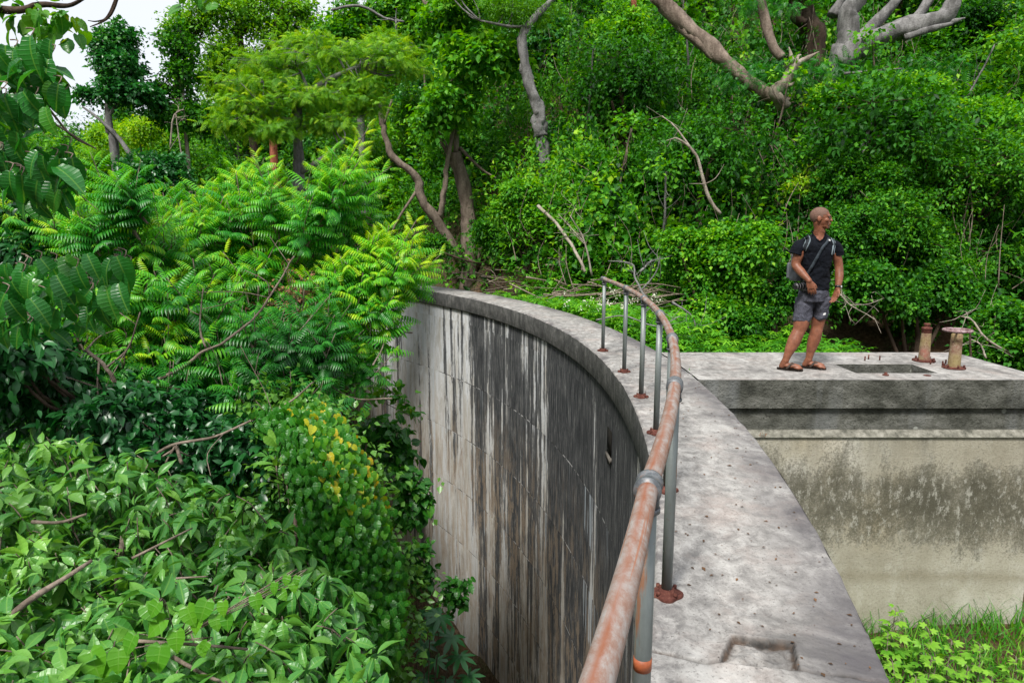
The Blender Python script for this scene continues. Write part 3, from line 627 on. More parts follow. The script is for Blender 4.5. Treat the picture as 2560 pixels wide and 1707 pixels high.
hand(wrR, J(2034, 742, -.21) - wrR, np.array([.9, -.35, .1]), np.array([.25, .9, 0]), .55, 1)
shL, elL, wrL = J(2086, 616, .06), J(2097, 668, .05), J(2094, 722, -.04)
chain(B, [shL, (shL + elL) / 2 + [.004, 0, 0], elL, (elL + wrL) / 2 + [.010, 0, 0], wrL], [.052, .051, .047, .045, .029], 16)
hand(wrL, J(2082, 762, -.09) - wrL, np.array([.35, -.9, .0]), np.array([-.9, -.35, 0]), .75, 1)
# head
hc = J(2052, 545, .0); hf = norm(np.array([.90, -.43, -.02])); hs = np.array([-hf[1], hf[0], 0.]); hs = norm(hs)
H = lambda f, s, u: hc + hf * f + hs * s + UP * u
chain(B, [J(2046, 594, .02), J(2049, 575, .015), H(-.02, 0, -.05)], [.070, .060, .058], 16)
for c_, r_2 in [((-.012, 0, .022), (.104, .079, .094)), ((.028, 0, -.030), (.070, .063, .082)), ((.032, 0, -.082), (.054, .050, .036)), ((.066, 0, -.100), (.028, .030, .022)), ((.084, 0, .024), (.020, .050, .014)), ((.098, 0, -.006), (.014, .011, .030)), ((.110, 0, -.026), (.016, .017, .013)), ((.094, 0, -.060), (.016, .026, .009)), ((.092, 0, -.074), (.016, .024, .009)), ((.055, .045, -.022), (.03, .02, .025)), ((.055, -.045, -.022), (.03, .02, .025))]: B.add(*ell(H(*c_), r_2, hf))
for sg in (-1, 1): B.add(*ell(H(-.012, sg * .079, -.012), (.020, .010, .033), hf + hs * sg * -.25)); 
body = fuse(B, 'body', M_skin, man, .0055, 3)
hb = MB(); V, F = ell(H(-.014, 0, .024), (.1055, .0805, .0965), hf, 32); loc = (V - hc); keep = ((loc @ hf) * .75 < (loc[:, 2] - .012) + .028) & (loc[:, 2] > -.045); F = F[keep[F].all(1)]; hb.add(V, F); hb.build('hair', M_hair, man, True)
M_eye = plain('eye', (.10, .08, .07), .2, .6)
for sg in (-1, 1): MB().add(*ell(H(.090, sg * .030, .004), (.011, .012, .008), hf, 10)).build('eye', M_eye, man, True)
eb = MB()
for sg in (-1, 1): chain(eb, [H(.100, sg * .014, .021), H(.099, sg * .032, .026), H(.084, sg * .050, .020)], [.004, .0045, .003], 6, 3)
eb.build('eyebrows', M_hair, man, True)
eb = MB(); eb.add(*ell(H(.076, 0, -.100), (.022, .026, .022), hf)); chain(eb, [H(.085, -.026, -.060), H(.1085, 0, -.049), H(.085, .026, -.060)], [.005, .005, .005], 6, 4); chain(eb, [H(.086, -.026, -.060), H(.08, -.028, -.085)], [.005, .006], 6, 3); chain(eb, [H(.086, .026, -.060), H(.08, .028, -.085)], [.005, .006], 6, 3)
eb.build('beard', plain('stubble', (.13, .075, .055), .8, .2, .3, 120), man, True)
# clothes
S_ = MB(); inf = .014
S_.add(*loft([(J(2037, 724), .172, .128), (J(2037, 708), .166, .124), (J(2039, 680), .162, .122), (J(2042, 640), .186, .135), (J(2043, 622), .200, .134), (J(2044, 608), .205, .115), (J(2046, 596), .155, .090), (J(2047, 588), .105, .075), (J(2048, 584), .075, .066)], 36))
for P_, r_s in (([J(2010, 609, -.01), J(1998, 616, -.02), J(1991, 628, -.025), J(1988, 636, -.025)], [.060, .068, .071, .073]), ([J(2080, 610, .05), J(2090, 618, .055), J(2095, 630, .055), J(2096, 640, .055)], [.058, .063, .064, .064])):
    V, F, U = tube(catmull(P_, 5), r_s, 20); S_.add(V, F); S_.add(*ell(P_[0], (r_s[0],) * 3))
# trim sleeve ends flat by not capping below: tubes end at the cuff
shirt = fuse(S_, 'shirt', M_shirt, man, .007, 3)
T_ = MB(); T_.add(*loft([(J(2036, 716), .160, .118), (J(2034, 735), .186, .134), (J(2033, 752), .182, .130)], 30))
for hip, hem, dy, r0 in [((2012, 745), (2004, 804), -.03, .094), ((2054, 742), (2047, 796), .02, .088)]:
    a, b = J(*hip, .0), J(*hem, dy); V, F, U = tube(catmull([a, (a + b) / 2, b], 5), [.100, .101, r0], 22); T_.add(V, F)
shorts = fuse(T_, 'shorts', M_shorts, man, .007, 2)
def folds(o, amp, z0, z1):
    me = o.data; n = len(me.vertices); co = np.empty(n * 3); me.vertices.foreach_get('co', co); co = co.reshape(-1, 3); nr = np.array([v.normal[:] for v in me.vertices])
    d = np.array([mnoise.noise(Vector((c[0] * 9 + c[2] * 4, c[1] * 9, c[2] * 13 - c[0] * 6))) + .5 * mnoise.noise(Vector((c[0] * 22, c[1] * 22, c[2] * 30))) for c in co])
    wt = .35 + .65 * np.clip((z1 - co[:, 2]) / (z1 - z0), 0, 1); me.vertices.foreach_set('co', (co + nr * (d * amp * wt)[:, None]).ravel()); me.update()
folds(shirt, .020, .95, 1.35); folds(shorts, .018, .5, .8)
dg = bpy.context.evaluated_depsgraph_get()
bv = [BVHTree.FromPolygons([v.co.copy() for v in o.data.vertices], [tuple(p.vertices) for p in o.data.polygons]) for o in (shirt, body, shorts)]
def surf(a, b, which=0, off=.004):
    r = Vector(ray(a, b)).normalized(); h = bv[which].ray_cast(Vector((0, 0, EYE)), r)
    if h[0] is None: p = at(a, b, YM - .1); return p, -np.array(r)
    n = np.array(h[1]); n = n if n @ np.array(r) < 0 else -n
    return np.array(h[0]) + n * off, n
def ribbon(mb, pts, wd, off=.005, which=0, extra=None, shift=0.):
    Q = catmull(np.array([[a, b, 0] for a, b in pts], float), 5); Sf = [surf(a, b, which, off) for a, b, _ in Q]; P = np.array([s[0] for s in Sf]); N = norm(np.array([s[1] for s in Sf]))
    t = norm(np.gradient(P, axis=0)); x = norm(np.cross(t, N)); P = P + x * shift; n = len(P)
    V = np.concatenate([P - x * wd / 2, P + x * wd / 2, P + x * wd / 2 - N * .012, P - x * wd / 2 - N * .012]); k = np.arange(n - 1)
    mb.add(V, np.concatenate([np.stack([k, k + 1, n + k + 1, n + k], -1), np.stack([n + k, n + k + 1, 2 * n + k + 1, 2 * n + k], -1), np.stack([3 * n + k, 3 * n + k + 1, k + 1, k], -1)])); return P, x, N
# v neck: skin-coloured wedge is the body showing through; laid as a thin patch on the shirt
def patch(mb, poly, which=0, off=.004):
    P = [surf(a, b, which, off)[0] for a, b in poly]; c = surf(np.mean([q[0] for q in poly]), np.mean([q[1] for q in poly]), which, off + .001)[0]; n = len(P)
    mb.add(np.array(P + [c]), np.array([[k, (k + 1) % n, n] for k in range(n)]))
vn = MB(); patch(vn, [(2031, 579), (2036, 589), (2042, 597), (2049, 602), (2056, 597), (2060, 589), (2062, 580), (2047, 577)], 0, .005); vn.build('neckline', M_skin, man, True)
vt = MB(); ribbon(vt, [(2029, 577), (2034, 588), (2041, 598), (2049, 604)], .014, .007); ribbon(vt, [(2049, 604), (2057, 598), (2062, 588), (2064, 580)], .014, .007); vt.build('collar', M_shirt, man)
vt = MB(); patch(vt, [(2058, 783), (2064, 781), (2063, 787), (2057, 788)], 2, .006); vt.build('shorts_print', M_white, man)
# flip-flops
for nm in 'RL':
    heel, fd, sdf = kn[nm]; out = np.array([-.055, -.03, .04, .11, .17, .215, .228]); wd = np.array([.006, .034, .038, .040, .048, .038, .008]); V = []
    for z in (.004, .026): 
        for o_, w_ in zip(out, wd): V += [np.array([*(heel + fd * o_ + sdf * w_)[:2], z]), np.array([*(heel + fd * o_ - sdf * w_)[:2], z])]
    n = len(out); F = []
    for k in range(n - 1): a = 2 * k; F += [[2 * n + a, 2 * n + a + 1, 2 * n + a + 3, 2 * n + a + 2], [a, a + 2, 2 * n + a + 2, 2 * n + a], [a + 1, 2 * n + a + 1, 2 * n + a + 3, a + 3], [a, a + 1, a + 3, a + 2]]
    F += [[0, 2 * n, 2 * n + 1, 1], [2 * n - 2, 2 * n - 1, 4 * n - 1, 4 * n - 2]]
    ff = MB().add(np.array(V), np.array(F)).build('flip_flop', M_sandal, man); sm = MB(); tp = heel + fd * .165 + UP * .012
    for sg in (-1, 1):
        a = heel + fd * .055 + sdf * sg * .043 - UP * .02; m_ = heel + fd * .105 + sdf * sg * .028 + UP * .036; V, F, U = tube(catmull([a, a * .5 + m_ * .5 + sdf * sg * .008, m_, tp + sdf * .006 * (1 if nm == 'R' else -1)], 5), [.012, .013, .011, .008], 8); sm.add(V, F)
    st_ = sm.build('strap', M_sandal, ff, True); st_.parent = ff; st_.matrix_parent_inverse = Matrix()
# watch
t_ = norm(wrL - elL); wt = MB(); V, F, U = tube([wrL - t_ * .034, wrL - t_ * .010], .0345, 20); wt.add(V, F); wo_ = wt.build('wristwatch', M_blk, man, True)
cw = wrL - t_ * .022 + np.array([.030, -.022, 0]); V, F, U = tube([cw - np.array([.004, -.003, 0]), cw + np.array([.007, -.005, 0])], .018, 16); wf = MB().add(V, F).build('watch_face', M_sil, wo_, True); wf.parent = wo_; wf.matrix_parent_inverse = Matrix()
# backpack (worn, a thing of its own)
bc = J(2046, 655) - fw * .215; bag = empty('backpack', bc - UP * .22, 'grey and black backpack worn on the back of the standing person', 'backpack')
K = MB(); K.add(*loft([(bc - UP * .225 + fw * .0, .10, .06), (bc - UP * .21, .150, .09), (bc - UP * .05, .155, .095), (bc + UP * .10, .135, .08), (bc + UP * .17, .09, .05)], 24, pw=3.2)); K.add(*loft([(bc - UP * .20 - fw * .10, .12, .05), (bc - UP * .02 - fw * .10, .12, .05)], 20, pw=3.2)); fuse(K, 'bag_body', M_bag, bag, .01, 2)
for pts in ([(2015, 590), (2019, 596), (2020, 603), (2016, 613), (2010, 625)], [(2079, 598), (2083, 604), (2085, 612), (2083, 622), (2081, 636)]):
    mb = MB(); ribbon(mb, pts, .052, .008); so_ = mb.build('shoulder_strap', M_strap, bag); mb = MB(); ribbon(mb, pts, .009, .011, shift=.024); ribbon(mb, pts, .009, .011, shift=-.024); q_ = mb.build('piping', M_pipe, so_); q_.parent = so_; q_.matrix_parent_inverse = Matrix()
# camera on a cross-body strap
cc = J(2012, 716, -.10); lt = J(1983, 716, -.14); co_ = empty('camera', cc, 'black camera with long lens hanging at the hip of the standing person', 'camera')
ax = norm(lt - cc); K = MB(); V, F = box(cc + ax * -.01, (.032, .06, .047), math.atan2(ax[1], ax[0])); K.add(V, F); V, F = box(cc + UP * .055, (.02, .028, .016), math.atan2(ax[1], ax[0])); K.add(V, F); K.build('camera_body', M_blk, co_)
V, F, U = tube([cc, cc + ax * .045, cc + ax * .046, cc + ax * .10, cc + ax * .101, cc + ax * .135], [.033, .033, .036, .036, .038, .038], 20); K = MB().add(V, F); K.build('lens', M_blk, co_, True)
K = MB()
for d_ in (.050, .085, .118): V, F, U = tube([cc + ax * d_, cc + ax * (d_ + .005)], .0395, 20, cap=False); K.add(V, F)
K.build('lens_rings', M_sil, co_, True)
K = MB(); ribbon(K, [(2069, 594), (2070, 599), (2066, 607), (2055, 620), (2044, 640), (2033, 660), (2022, 680), (2014, 700)], .030, .014); K.build('strap', plain('blue_grey_webbing', (.035, .045, .055), .8, .2, .3), co_)
K = MB(); patch(K, [(2068, 600), (2072, 601), (2072, 604), (2068, 603)], 0, .022); K.build('badge', M_white, co_)

# ================================================================== vegetation
def leaf_tmpl(prof, fold=.25, droop=.25, ncol=3, wave=0.):
    """prof: list of (y, half width, extra y of the side); leaf along +Y, length 1, uv = (across, along)"""
    V = []; U = []; cols = np.linspace(-1, 1, ncol)
    for k, (t, wd, ey) in enumerate(prof):
        for c in cols:
            V.append([c * wd, t + ey * abs(c), -droop * t * t + fold * wd * abs(c) * (1 + 0 * t) + wave * math.sin(k * 2.4) * abs(c)]); U.append([c * wd * .5 + 1e-4, t + 1e-4])
    F = []
    for r in range(len(prof) - 1):
        for c in range(ncol - 1):
            a = r * ncol + c; F += [[a, a + 1, a + ncol + 1], [a, a + ncol + 1, a + ncol]]
    return np.array(V), np.array(F), np.array(U)
L2 = (np.array([[0, 0, 0], [.27, .45, .07], [0, 1, -.12], [-.27, .45, .07]]), np.array([[0, 1, 2], [0, 2, 3]]), np.zeros((4, 2)))
L2n = (np.array([[0, 0, 0], [.15, .45, .04], [0, 1, -.10], [-.15, .45, .04]]), np.array([[0, 1, 2], [0, 2, 3]]), np.zeros((4, 2)))
L2b = (np.array([[0, 0, 0], [.40, .4, .10], [0, 1, -.18], [-.40, .4, .10]]), np.array([[0, 1, 2], [0, 2, 3]]), np.zeros((4, 2)))
L4 = leaf_tmpl([(0, .02, 0), (.28, .24, 0), (.62, .22, 0), (1, .015, 0)], .35, .3)
L_LANCE = leaf_tmpl([(0, .015, 0), (.12, .10, 0), (.3, .20, 0), (.5, .225, 0), (.7, .17, 0), (.87, .06, 0), (1, .008, 0)], .35, .42, 5, .012)
L_RIB = leaf_tmpl([(0, .10, -.03), (.10, .20, -.03), (.28, .29, -.02), (.5, .31, 0), (.7, .25, 0), (.87, .13, 0), (1, .005, 0)], .38, .5, 5, .03)
L_HEART = leaf_tmpl([(0, .16, -.14), (.12, .38, -.10), (.35, .44, -.02), (.6, .34, 0), (.82, .16, 0), (1, .01, 0)], .22, .3, 5, .012)
L_OBOV = leaf_tmpl([(0, .02, 0), (.3, .10, 0), (.6, .19, 0), (.82, .19, 0), (.95, .10, 0), (1, .02, 0)], .25, .25, 3)
def frond_tmpl(npair=11, wl=.26, leaf=L2n, droop=.55, lift=.0, ang=.25, hang=.28):
    """pinnate leaf: leaflet pairs along an arching rachis, length 1 along +Y"""
    V = []; F = []; T = []; n = 0
    def rp(t): return np.array([0, t * (1 - .12 * t), lift * t - droop * t * t * .6])
    for k in range(npair + 1):
        t = .14 + .86 * k / npair; s = wl * (math.sin(math.pi * min(1, .22 + .7 * t)) ** .7) * (1.0 if t < .8 else .8)
        b = rp(t); tg = norm(rp(t + .02) - rp(t - .02))
        for sd in ((-1, 1) if k < npair else (0,)):
            d = norm(np.array([sd * 1., 0, -hang]) + tg * (ang + .9 * t * t) if sd else tg); up = norm(np.array([-sd * .25, 0, 1.]) + tg * .2); X = norm(np.cross(d, up)); Z = np.cross(X, d)
            lv = leaf[0] * s; V.append(b + lv[:, :1] * X + lv[:, 1:2] * d + lv[:, 2:3] * Z); F.append(leaf[1] + n); T.append(np.full(len(lv), (t - .5) * .16 + ((k * 7 + sd * 3) % 5 - 2) * .045)); n += len(lv)
    ts = np.linspace(0, .98, 5); q = np.array([rp(t) for t in ts]); V.append(np.concatenate([q + [.008, 0, 0], q - [.008, 0, 0]])); 
    for k in range(4): F.append(np.array([[k, k + 1, k + 6], [k, k + 6, k + 5]]) + n)
    T.append(np.full(10, -.1)); V = np.concatenate(V); return V, np.concatenate(F), np.zeros((len(V), 2)), np.concatenate(T)
FR_HI = frond_tmpl(9, .27, leaf_tmpl([(0, .03, 0), (.3, .125, 0), (.65, .10, 0), (1, .01, 0)], .3, .5), .50, .05, .3, .45)
FR_MID = frond_tmpl(9, .27, L2n, .6)
FR_LO = frond_tmpl(6, .30, L2n, .5)
FR_FINE = frond_tmpl(7, .30, (L2n[0] * np.array([.72, 1, 1]), L2n[1], L2n[2]), .35, hang=.5)
def palm_tmpl(n=8, lob=.9):
    V = []; F = []; k0 = 0; lf = leaf_tmpl([(0, .05, 0), (.35, .13, 0), (.68, .14, 0), (1, .01, 0)], .2, .25)
    for k in range(n):
        a = (k / (n - 1) - .5) * 2 * 2.5; s = 1 - .12 * abs(a); c_, s_n = math.cos(a), math.sin(a); q = lf[0] * s
        V.append(np.c_[q[:, 0] * c_ + q[:, 1] * s_n, -q[:, 0] * s_n + q[:, 1] * c_, q[:, 2]]); F.append(lf[1] + k0); k0 += len(q)
    V = np.concatenate(V); return V, np.concatenate(F), np.zeros((len(V), 2))
PALM = palm_tmpl()
PALM5 = (lambda t: t)(palm_tmpl(5))

def scatter(mb, T, pos, dirv, up, scale, tint, wid=None):
    pos = np.atleast_2d(pos); N = len(pos)
    if N == 0: return
    d = norm(np.broadcast_to(np.asarray(dirv, float), (N, 3))); up = np.broadcast_to(np.asarray(up, float), (N, 3))
    X = norm(np.cross(d, up)); Z = np.cross(X, d); s = np.broadcast_to(np.asarray(scale, float), (N,))[:, None, None]
    wv = 1. if wid is None else np.asarray(wid)[:, None, None]
    v = T[0][None]; V = pos[:, None] + s * (v[..., 0:1] * wv * X[:, None] + v[..., 1:2] * d[:, None] + v[..., 2:3] * Z[:, None])
    n = len(T[0]); F = (T[1][None] + (np.arange(N) * n)[:, None, None]).reshape(-1, 3)
    tt = np.repeat(np.broadcast_to(tint, (N,)), n)
    if len(T) > 3: tt = tt + np.tile(T[3], N)
    mb.add(V.reshape(-1, 3), F, tt, np.tile(T[2], (N, 1)))
def rdir(N, zb=0.):
    d = rng.normal(size=(N, 3)); d[:, 2] += zb; return norm(d)
UP = np.array([0, 0, 1.])
def puffs(mb, T, c, rad, ncl, k, cr, size, tint=(.2, .7), droop=.35, zb=.5, hollow=.55, flat=.45, centers=None):
    """clusters of leaves through the outer volume of an ellipsoid; tint varies by cluster and leaf"""
    c = np.asarray(c, float); rad = np.asarray(rad, float) * np.ones(3)
    d = rdir(ncl, zb); f = (hollow + (1 - hollow) * rng.random(ncl) ** .6) * np.exp(rng.normal(0, .13, ncl)) * np.where(rng.random(ncl) < .12, 1.36, 1.); cc = c + d * rad * f[:, None]
    if centers is not None: centers.append(cc)
    if k > 3:                                   # arching sprays of leaves rather than round tufts
        v = norm(d * .55 + rng.normal(size=(ncl, 3)) * .65 + UP * .12); ln = cr * rng.uniform(2.2, 6.5, ncl); s_ = rng.random(ncl * k)
        P = np.repeat(cc, k, 0) + np.repeat(v * ln[:, None], k, 0) * (s_ - .3)[:, None] - UP * (np.repeat(ln, k) * s_ ** 2 * .45)[:, None] + rng.normal(size=(ncl * k, 3)) * cr * .42
        D = np.repeat(d * .4 + v * .9, k, 0)
    else: P = np.repeat(cc, k, 0) + rng.normal(size=(ncl * k, 3)) * cr * np.array([1, 1, .6]); D = np.repeat(d, k, 0)
    dirv = norm(D * .6 + rng.normal(size=P.shape) * .55 - UP * droop); up = UP + rng.normal(size=P.shape) * flat + D * .35
    t = np.repeat(rng.uniform(*tint, ncl), k) + rng.normal(0, .09, ncl * k) 
    scatter(mb, T, P, dirv, up, size * rng.uniform(.55, 1.3, len(P)), np.clip(t, 0, 1))
def blobs(c, rad, n, f=.42, zb=.25):
    """lumpy crown: sub-blobs spread in a big ellipsoid"""
    c = np.asarray(c, float); rad = np.asarray(rad, float) * np.ones(3); d = rdir(n, zb)
    cc = c + d * rad * (.62 * rng.random(n) ** .45)[:, None]
    return [(q, rad * f * rng.uniform(.6, 1.35) * np.array([rng.uniform(.8, 1.35), rng.uniform(.8, 1.35), rng.uniform(.45, .95)])) for q in cc]
def limb(mb, P, r0, r1, seg=8, wob=.12, jit=.0, n=6):
    P = catmull(P, n)
    if jit: 
        J = rng.normal(size=P.shape) * jit; J[0] = 0; P = P + J
    V, F, U = tube(P, np.linspace(r0, r1, len(P)), seg, wob); mb.add(V, F, uv=U); return P
def down_to_ground(b, depth=.4):
    z = float(terrain(b[0], b[1])); return np.array([b[0], b[1], min(z, b[2]) - depth])

def make_tree(name, label, cat, crown_specs, limbs, mleaf, mbark, group=None, twigs=True, seg=8, wob=.12, base=None, crown_name='crown'):
    """crown_specs: list of dict(c, r, n sub-blobs, ...); limbs: list of (points, r0, r1); first point of the first limb is the foot"""
    foot = np.array(limbs[0][0][0]) if base is None else np.array(base)
    root = empty(name, foot, label, cat, group)
    tb = MB(); 
    for q in limbs: limb(tb, q[0], q[1], q[2], seg, wob, q[3] if len(q) > 3 else .0)
    cb = MB(); anchors = np.concatenate([catmull(q[0], 5) for q in limbs])
    for sp in crown_specs:
        sp = dict(sp); T = sp.pop('T', L2); n = sp.pop('n', 1); f = sp.pop('f', .42); c = sp.pop('c'); r = np.asarray(sp.pop('r'), float) * np.ones(3)
        bl = [(np.asarray(c, float), r)] if n == 1 else blobs(c, r, n, f)
        for bc, br in bl:
            cen = []; puffs(cb, T, bc, br, centers=cen, **sp)
            if twigs:
                a = anchors[np.argmin(np.linalg.norm(anchors - bc, axis=1))]; m = (a + bc) / 2 - [0, 0, .08 * np.linalg.norm(bc - a)]
                rr = .012 + .012 * np.linalg.norm(bc - a); limb(tb, [a, m + rng.normal(size=3) * .06, bc], rr, rr * .35, 5, 0, n=3)
                for q in cen[0][:6]: limb(tb, [bc, (bc + q) / 2 + rng.normal(size=3) * .04, q], rr * .35, .004, 4, 0, n=2)
    if tb.n: tb.build('trunk', mbark, root, True)
    if cb.n: cb.build(crown_name, mleaf, root)
    return root
def px(P, dY=0.): return [at(a, b, y + dY) for a, b, y in P]

# ---- far hillside: undergrowth mass
def in_view(x, y, m=.08): return np.abs(x / np.maximum(y, .1)) < .76 + m
ub = MB(); K = 4200
az = rng.uniform(-.86, .86, K * 2); dist = 12 + 34 * rng.random(K * 2) ** 1.25; x = az * dist; y = dist; z = terrain(x, y)
ylm = np.interp(x, YLX, YLY); up_ = dam_off(x, y)
ok = (y > ylm - .3 + rng.uniform(0, 1.5, len(x))) & ((up_ > 2.2) | (y > ylm + 1.) | (x < -9)) & (z < 20) & (y < ylm + 28)
x, y, z = x[ok][:K], y[ok][:K], z[ok][:K]
hue = .38 + .22 * np.sin(x * .45 + 1.) * np.cos(y * .33) + rng.normal(0, .12, len(x))
for a, b, c_, h in zip(x, y, z, hue):
    far = b > 24; r = rng.uniform(.55, 1.25) * (1.25 if far else 1.); n = int((28 if far else 40) * r)
    if math.sin(a * 1.9 + 2 * math.sin(b * .8)) * math.cos(b * 1.4 + a * .6) > .62 and b < 30: continue
    k_ = int((math.sin(a * .8 + b * .55) + math.sin(b * .9 - a * .4) + 2 + rng.random()) * 1.1) % 4; T_ = (L2, L2n, L2b, FR_LO)[k_]; sz = (.115, .15, .155, .30)[k_] * (1.25 if far else 1) * rng.uniform(.8, 1.2)
    puffs(ub, T_, (a, b, c_ + r * .45), (r, r, r * rng.uniform(.8, 1.7)), n if k_ < 3 else int(n * .8), 7 if k_ < 3 else 1, .13 * r, sz, (h - .22, h + .22), hollow=.6, zb=.6, droop=.35 if k_ < 3 else .1)

lx = rng.uniform(-75, -8, 2200); ly = np.interp(lx, YLX, YLY) + rng.uniform(-1, 22, 2200); lz = terrain(lx, ly)
for a, b, c_ in zip(lx, ly, lz):
    if a > -.2 * b: continue
    r = rng.uniform(.9, 1.7) * (1.5 if a < -25 else 1.); h = rng.uniform(.25, .6); puffs(ub, L2, (a, b, c_ + .5 * r), (r, r, r), int(26 * r), 7, .16, .2, (h - .14, h + .14), hollow=.65, zb=.6)
tag(ub.build('undergrowth', M_far), 'dense tangled green undergrowth covering the steep hillside', 'undergrowth', kind='stuff')

# ---- hillside trees (five kinds, copied)
def copy_tree(o, loc, s, rz, label, group):
    c = o.copy(); col.objects.link(c); c.location = [float(v) for v in loc]; c.scale = (s, s, s); c.rotation_euler = (0, 0, rz)
    c['label'] = label; c['group'] = group
    for ch in o.children:
        k = ch.copy(); col.objects.link(k); k.parent = c
    return c
protos = []
kinds = [('hillside_tree', 'small-leaved dark green tree on the hillside', M_far, L2, .12, (.12, .48), M_bark_dark, (1.5, 1.5, 1.5), 7, 150),
         ('hillside_tree', 'mid green bushy tree on the hillside', M_far, L2, .13, (.38, .72), M_bark_brown, (1.7, 1.7, 1.2), 8, 140),
         ('hillside_tree', 'pale yellow green loose tree on the hillside', M_yel, L2n, .15, (.2, .65), M_bark_grey, (1.7, 1.7, 1.0), 8, 110),
         ('hillside_tree', 'broad-leaved glossy tree on the hillside', M_gloss, L2b, .16, (.3, .9), M_bark_grey, (1.5, 1.5, 1.5), 7, 110),
         ('vine_covered_tree', 'tall narrow tree draped in leafy vines on the hillside', M_far, L2b, .11, (.35, .8), M_bark_brown, (.85, .85, 2.1), 7, 150)]
grp = ['dark small-leaved trees on the hillside', 'bushy mid green trees on the hillside', 'pale feathery trees on the hillside', 'glossy broad-leaved trees on the hillside', 'vine-covered trees on the hillside']
kl = [k[1].replace(' on the hillside', '') for k in kinds]
LAND = [('the knobbly grey trunk', 1345, 300), ('the multi-stemmed tree', 1140, 450), ('the umbrella tree', 740, 230), ('the dark rounded tree', 270, 170), ('the skyline tree', 610, 90), ('the huge grey-limbed tree', 2170, 100), ('the splintered stump', 1975, 200), ('the ivy column', 1580, 110),
        ('the golden-yellow shrub', 2000, 460), ('the bare bowed branch', 1745, 430), ('the standing man', 2055, 620), ('the two pedestals', 2345, 800), ('the leaning dead stem', 1400, 590), ('the far rail end', 1505, 690), ('the top right corner', 2560, 0), ('the right frame edge', 2560, 420), ('the far end of the crest', 1000, 640)]
used = set()
def landmark_label(kind, p):
    v = np.array([p[0], p[1], p[2] - EYE]); f = v[1] * CP - v[2] * SP; q = (1280 + F_PX * v[0] / f, 853.5 - F_PX * (v[1] * SP + v[2] * CP) / f)
    for nm, a, b in sorted(LAND, key=lambda l: (l[1] - q[0]) ** 2 + (l[2] - q[1]) ** 2):
        dx, dy = q[0] - a, q[1] - b; w_ = 'above' if abs(dx) < .5 * abs(dy) and dy < 0 else 'below' if abs(dx) < .5 * abs(dy) else ('left of' if dx < 0 else 'right of') if abs(dy) < .5 * abs(dx) else ('up' if dy < 0 else 'down') + (' and left from' if dx < 0 else ' and right from')
        t = f'{kind}, {w_} {nm}'
        if t not in used and len(t.split()) <= 16: used.add(t); return t
    return kind
spots = []
tries = 0
while len(spots) < 48 and tries < 6000:
    tries += 1
    a = rng.uniform(-.62, .80); d = rng.uniform(15, 36); x_, y_t = a * d, d
    yl_ = float(np.interp(x_, YLX, YLY))
    if y_t < yl_ + .8 or y_t > yl_ + 20 or (x_ < 4 and y_t < 19) or (x_ < -1.5 and y_t < 25) or (-6 < x_ < 3 and y_t < 24.5): continue
    ppx = 1280 + F_PX * x_ / y_t
    if y_t < 22.5 and (ppx > 1560 and ppx < 2480) and y_t > 15.5 and float(terrain(x_, y_t)) > 1.2: continue
    if all((x_ - p[0]) ** 2 + (y_t - p[1]) ** 2 > 2.7 ** 2 for p in spots): spots.append((x_, y_t))
for n_, (x_, y_t) in enumerate(spots):
    if x_ > 3 and y_t < 22: k = [0, 0, 1, 3, 4][n_ % 5]
    else: k = [1, 4, 3, 0, 2, 1, 3][n_ % 7]
    while len(protos) <= 4: protos.append(None)
    zt_ = float(terrain(x_, y_t)) - .1; s = rng.uniform(.8, 1.25)
    if protos[k] is None:
        nm, lb, ml, T, sz, tn, mbk, rad, nb, ncl = kinds[k]; h = 2.6 if k != 4 else 2.4
        o = make_tree(nm, lb, 'tree', [dict(c=(x_, y_t, zt_ + h), r=rad, n=nb, f=.48, T=T, ncl=ncl, k=7, cr=.10, size=sz, tint=tn, zb=.35)],
                      [([(x_, y_t, zt_ - .3), (x_ + .15, y_t, zt_ + h * .5), (x_ - .05, y_t, zt_ + h)], .13, .05), ([(x_ + .15, y_t, zt_ + h * .5), (x_ + .7, y_t, zt_ + h * .9)], .07, .03), ([(x_ + .1, y_t, zt_ + h * .4), (x_ - .6, y_t - .3, zt_ + h * .8)], .06, .03)], ml, mbk, grp[k], twigs=True)
        protos[k] = o; o['label'] = landmark_label(kl[k], (x_, y_t, zt_ + h))
        # children were built in world space around the foot: shift them to local space so that copies can be placed freely
        for ch in o.children:
            ch.data.transform(Matrix.Translation(-Vector(o.location))); ch.matrix_parent_inverse = Matrix()
    else:
        copy_tree(protos[k], (x_, y_t, zt_ - .3), s, rng.uniform(0, 6.28), landmark_label(kl[k], (x_, y_t, zt_ + 2.3)), grp[k])

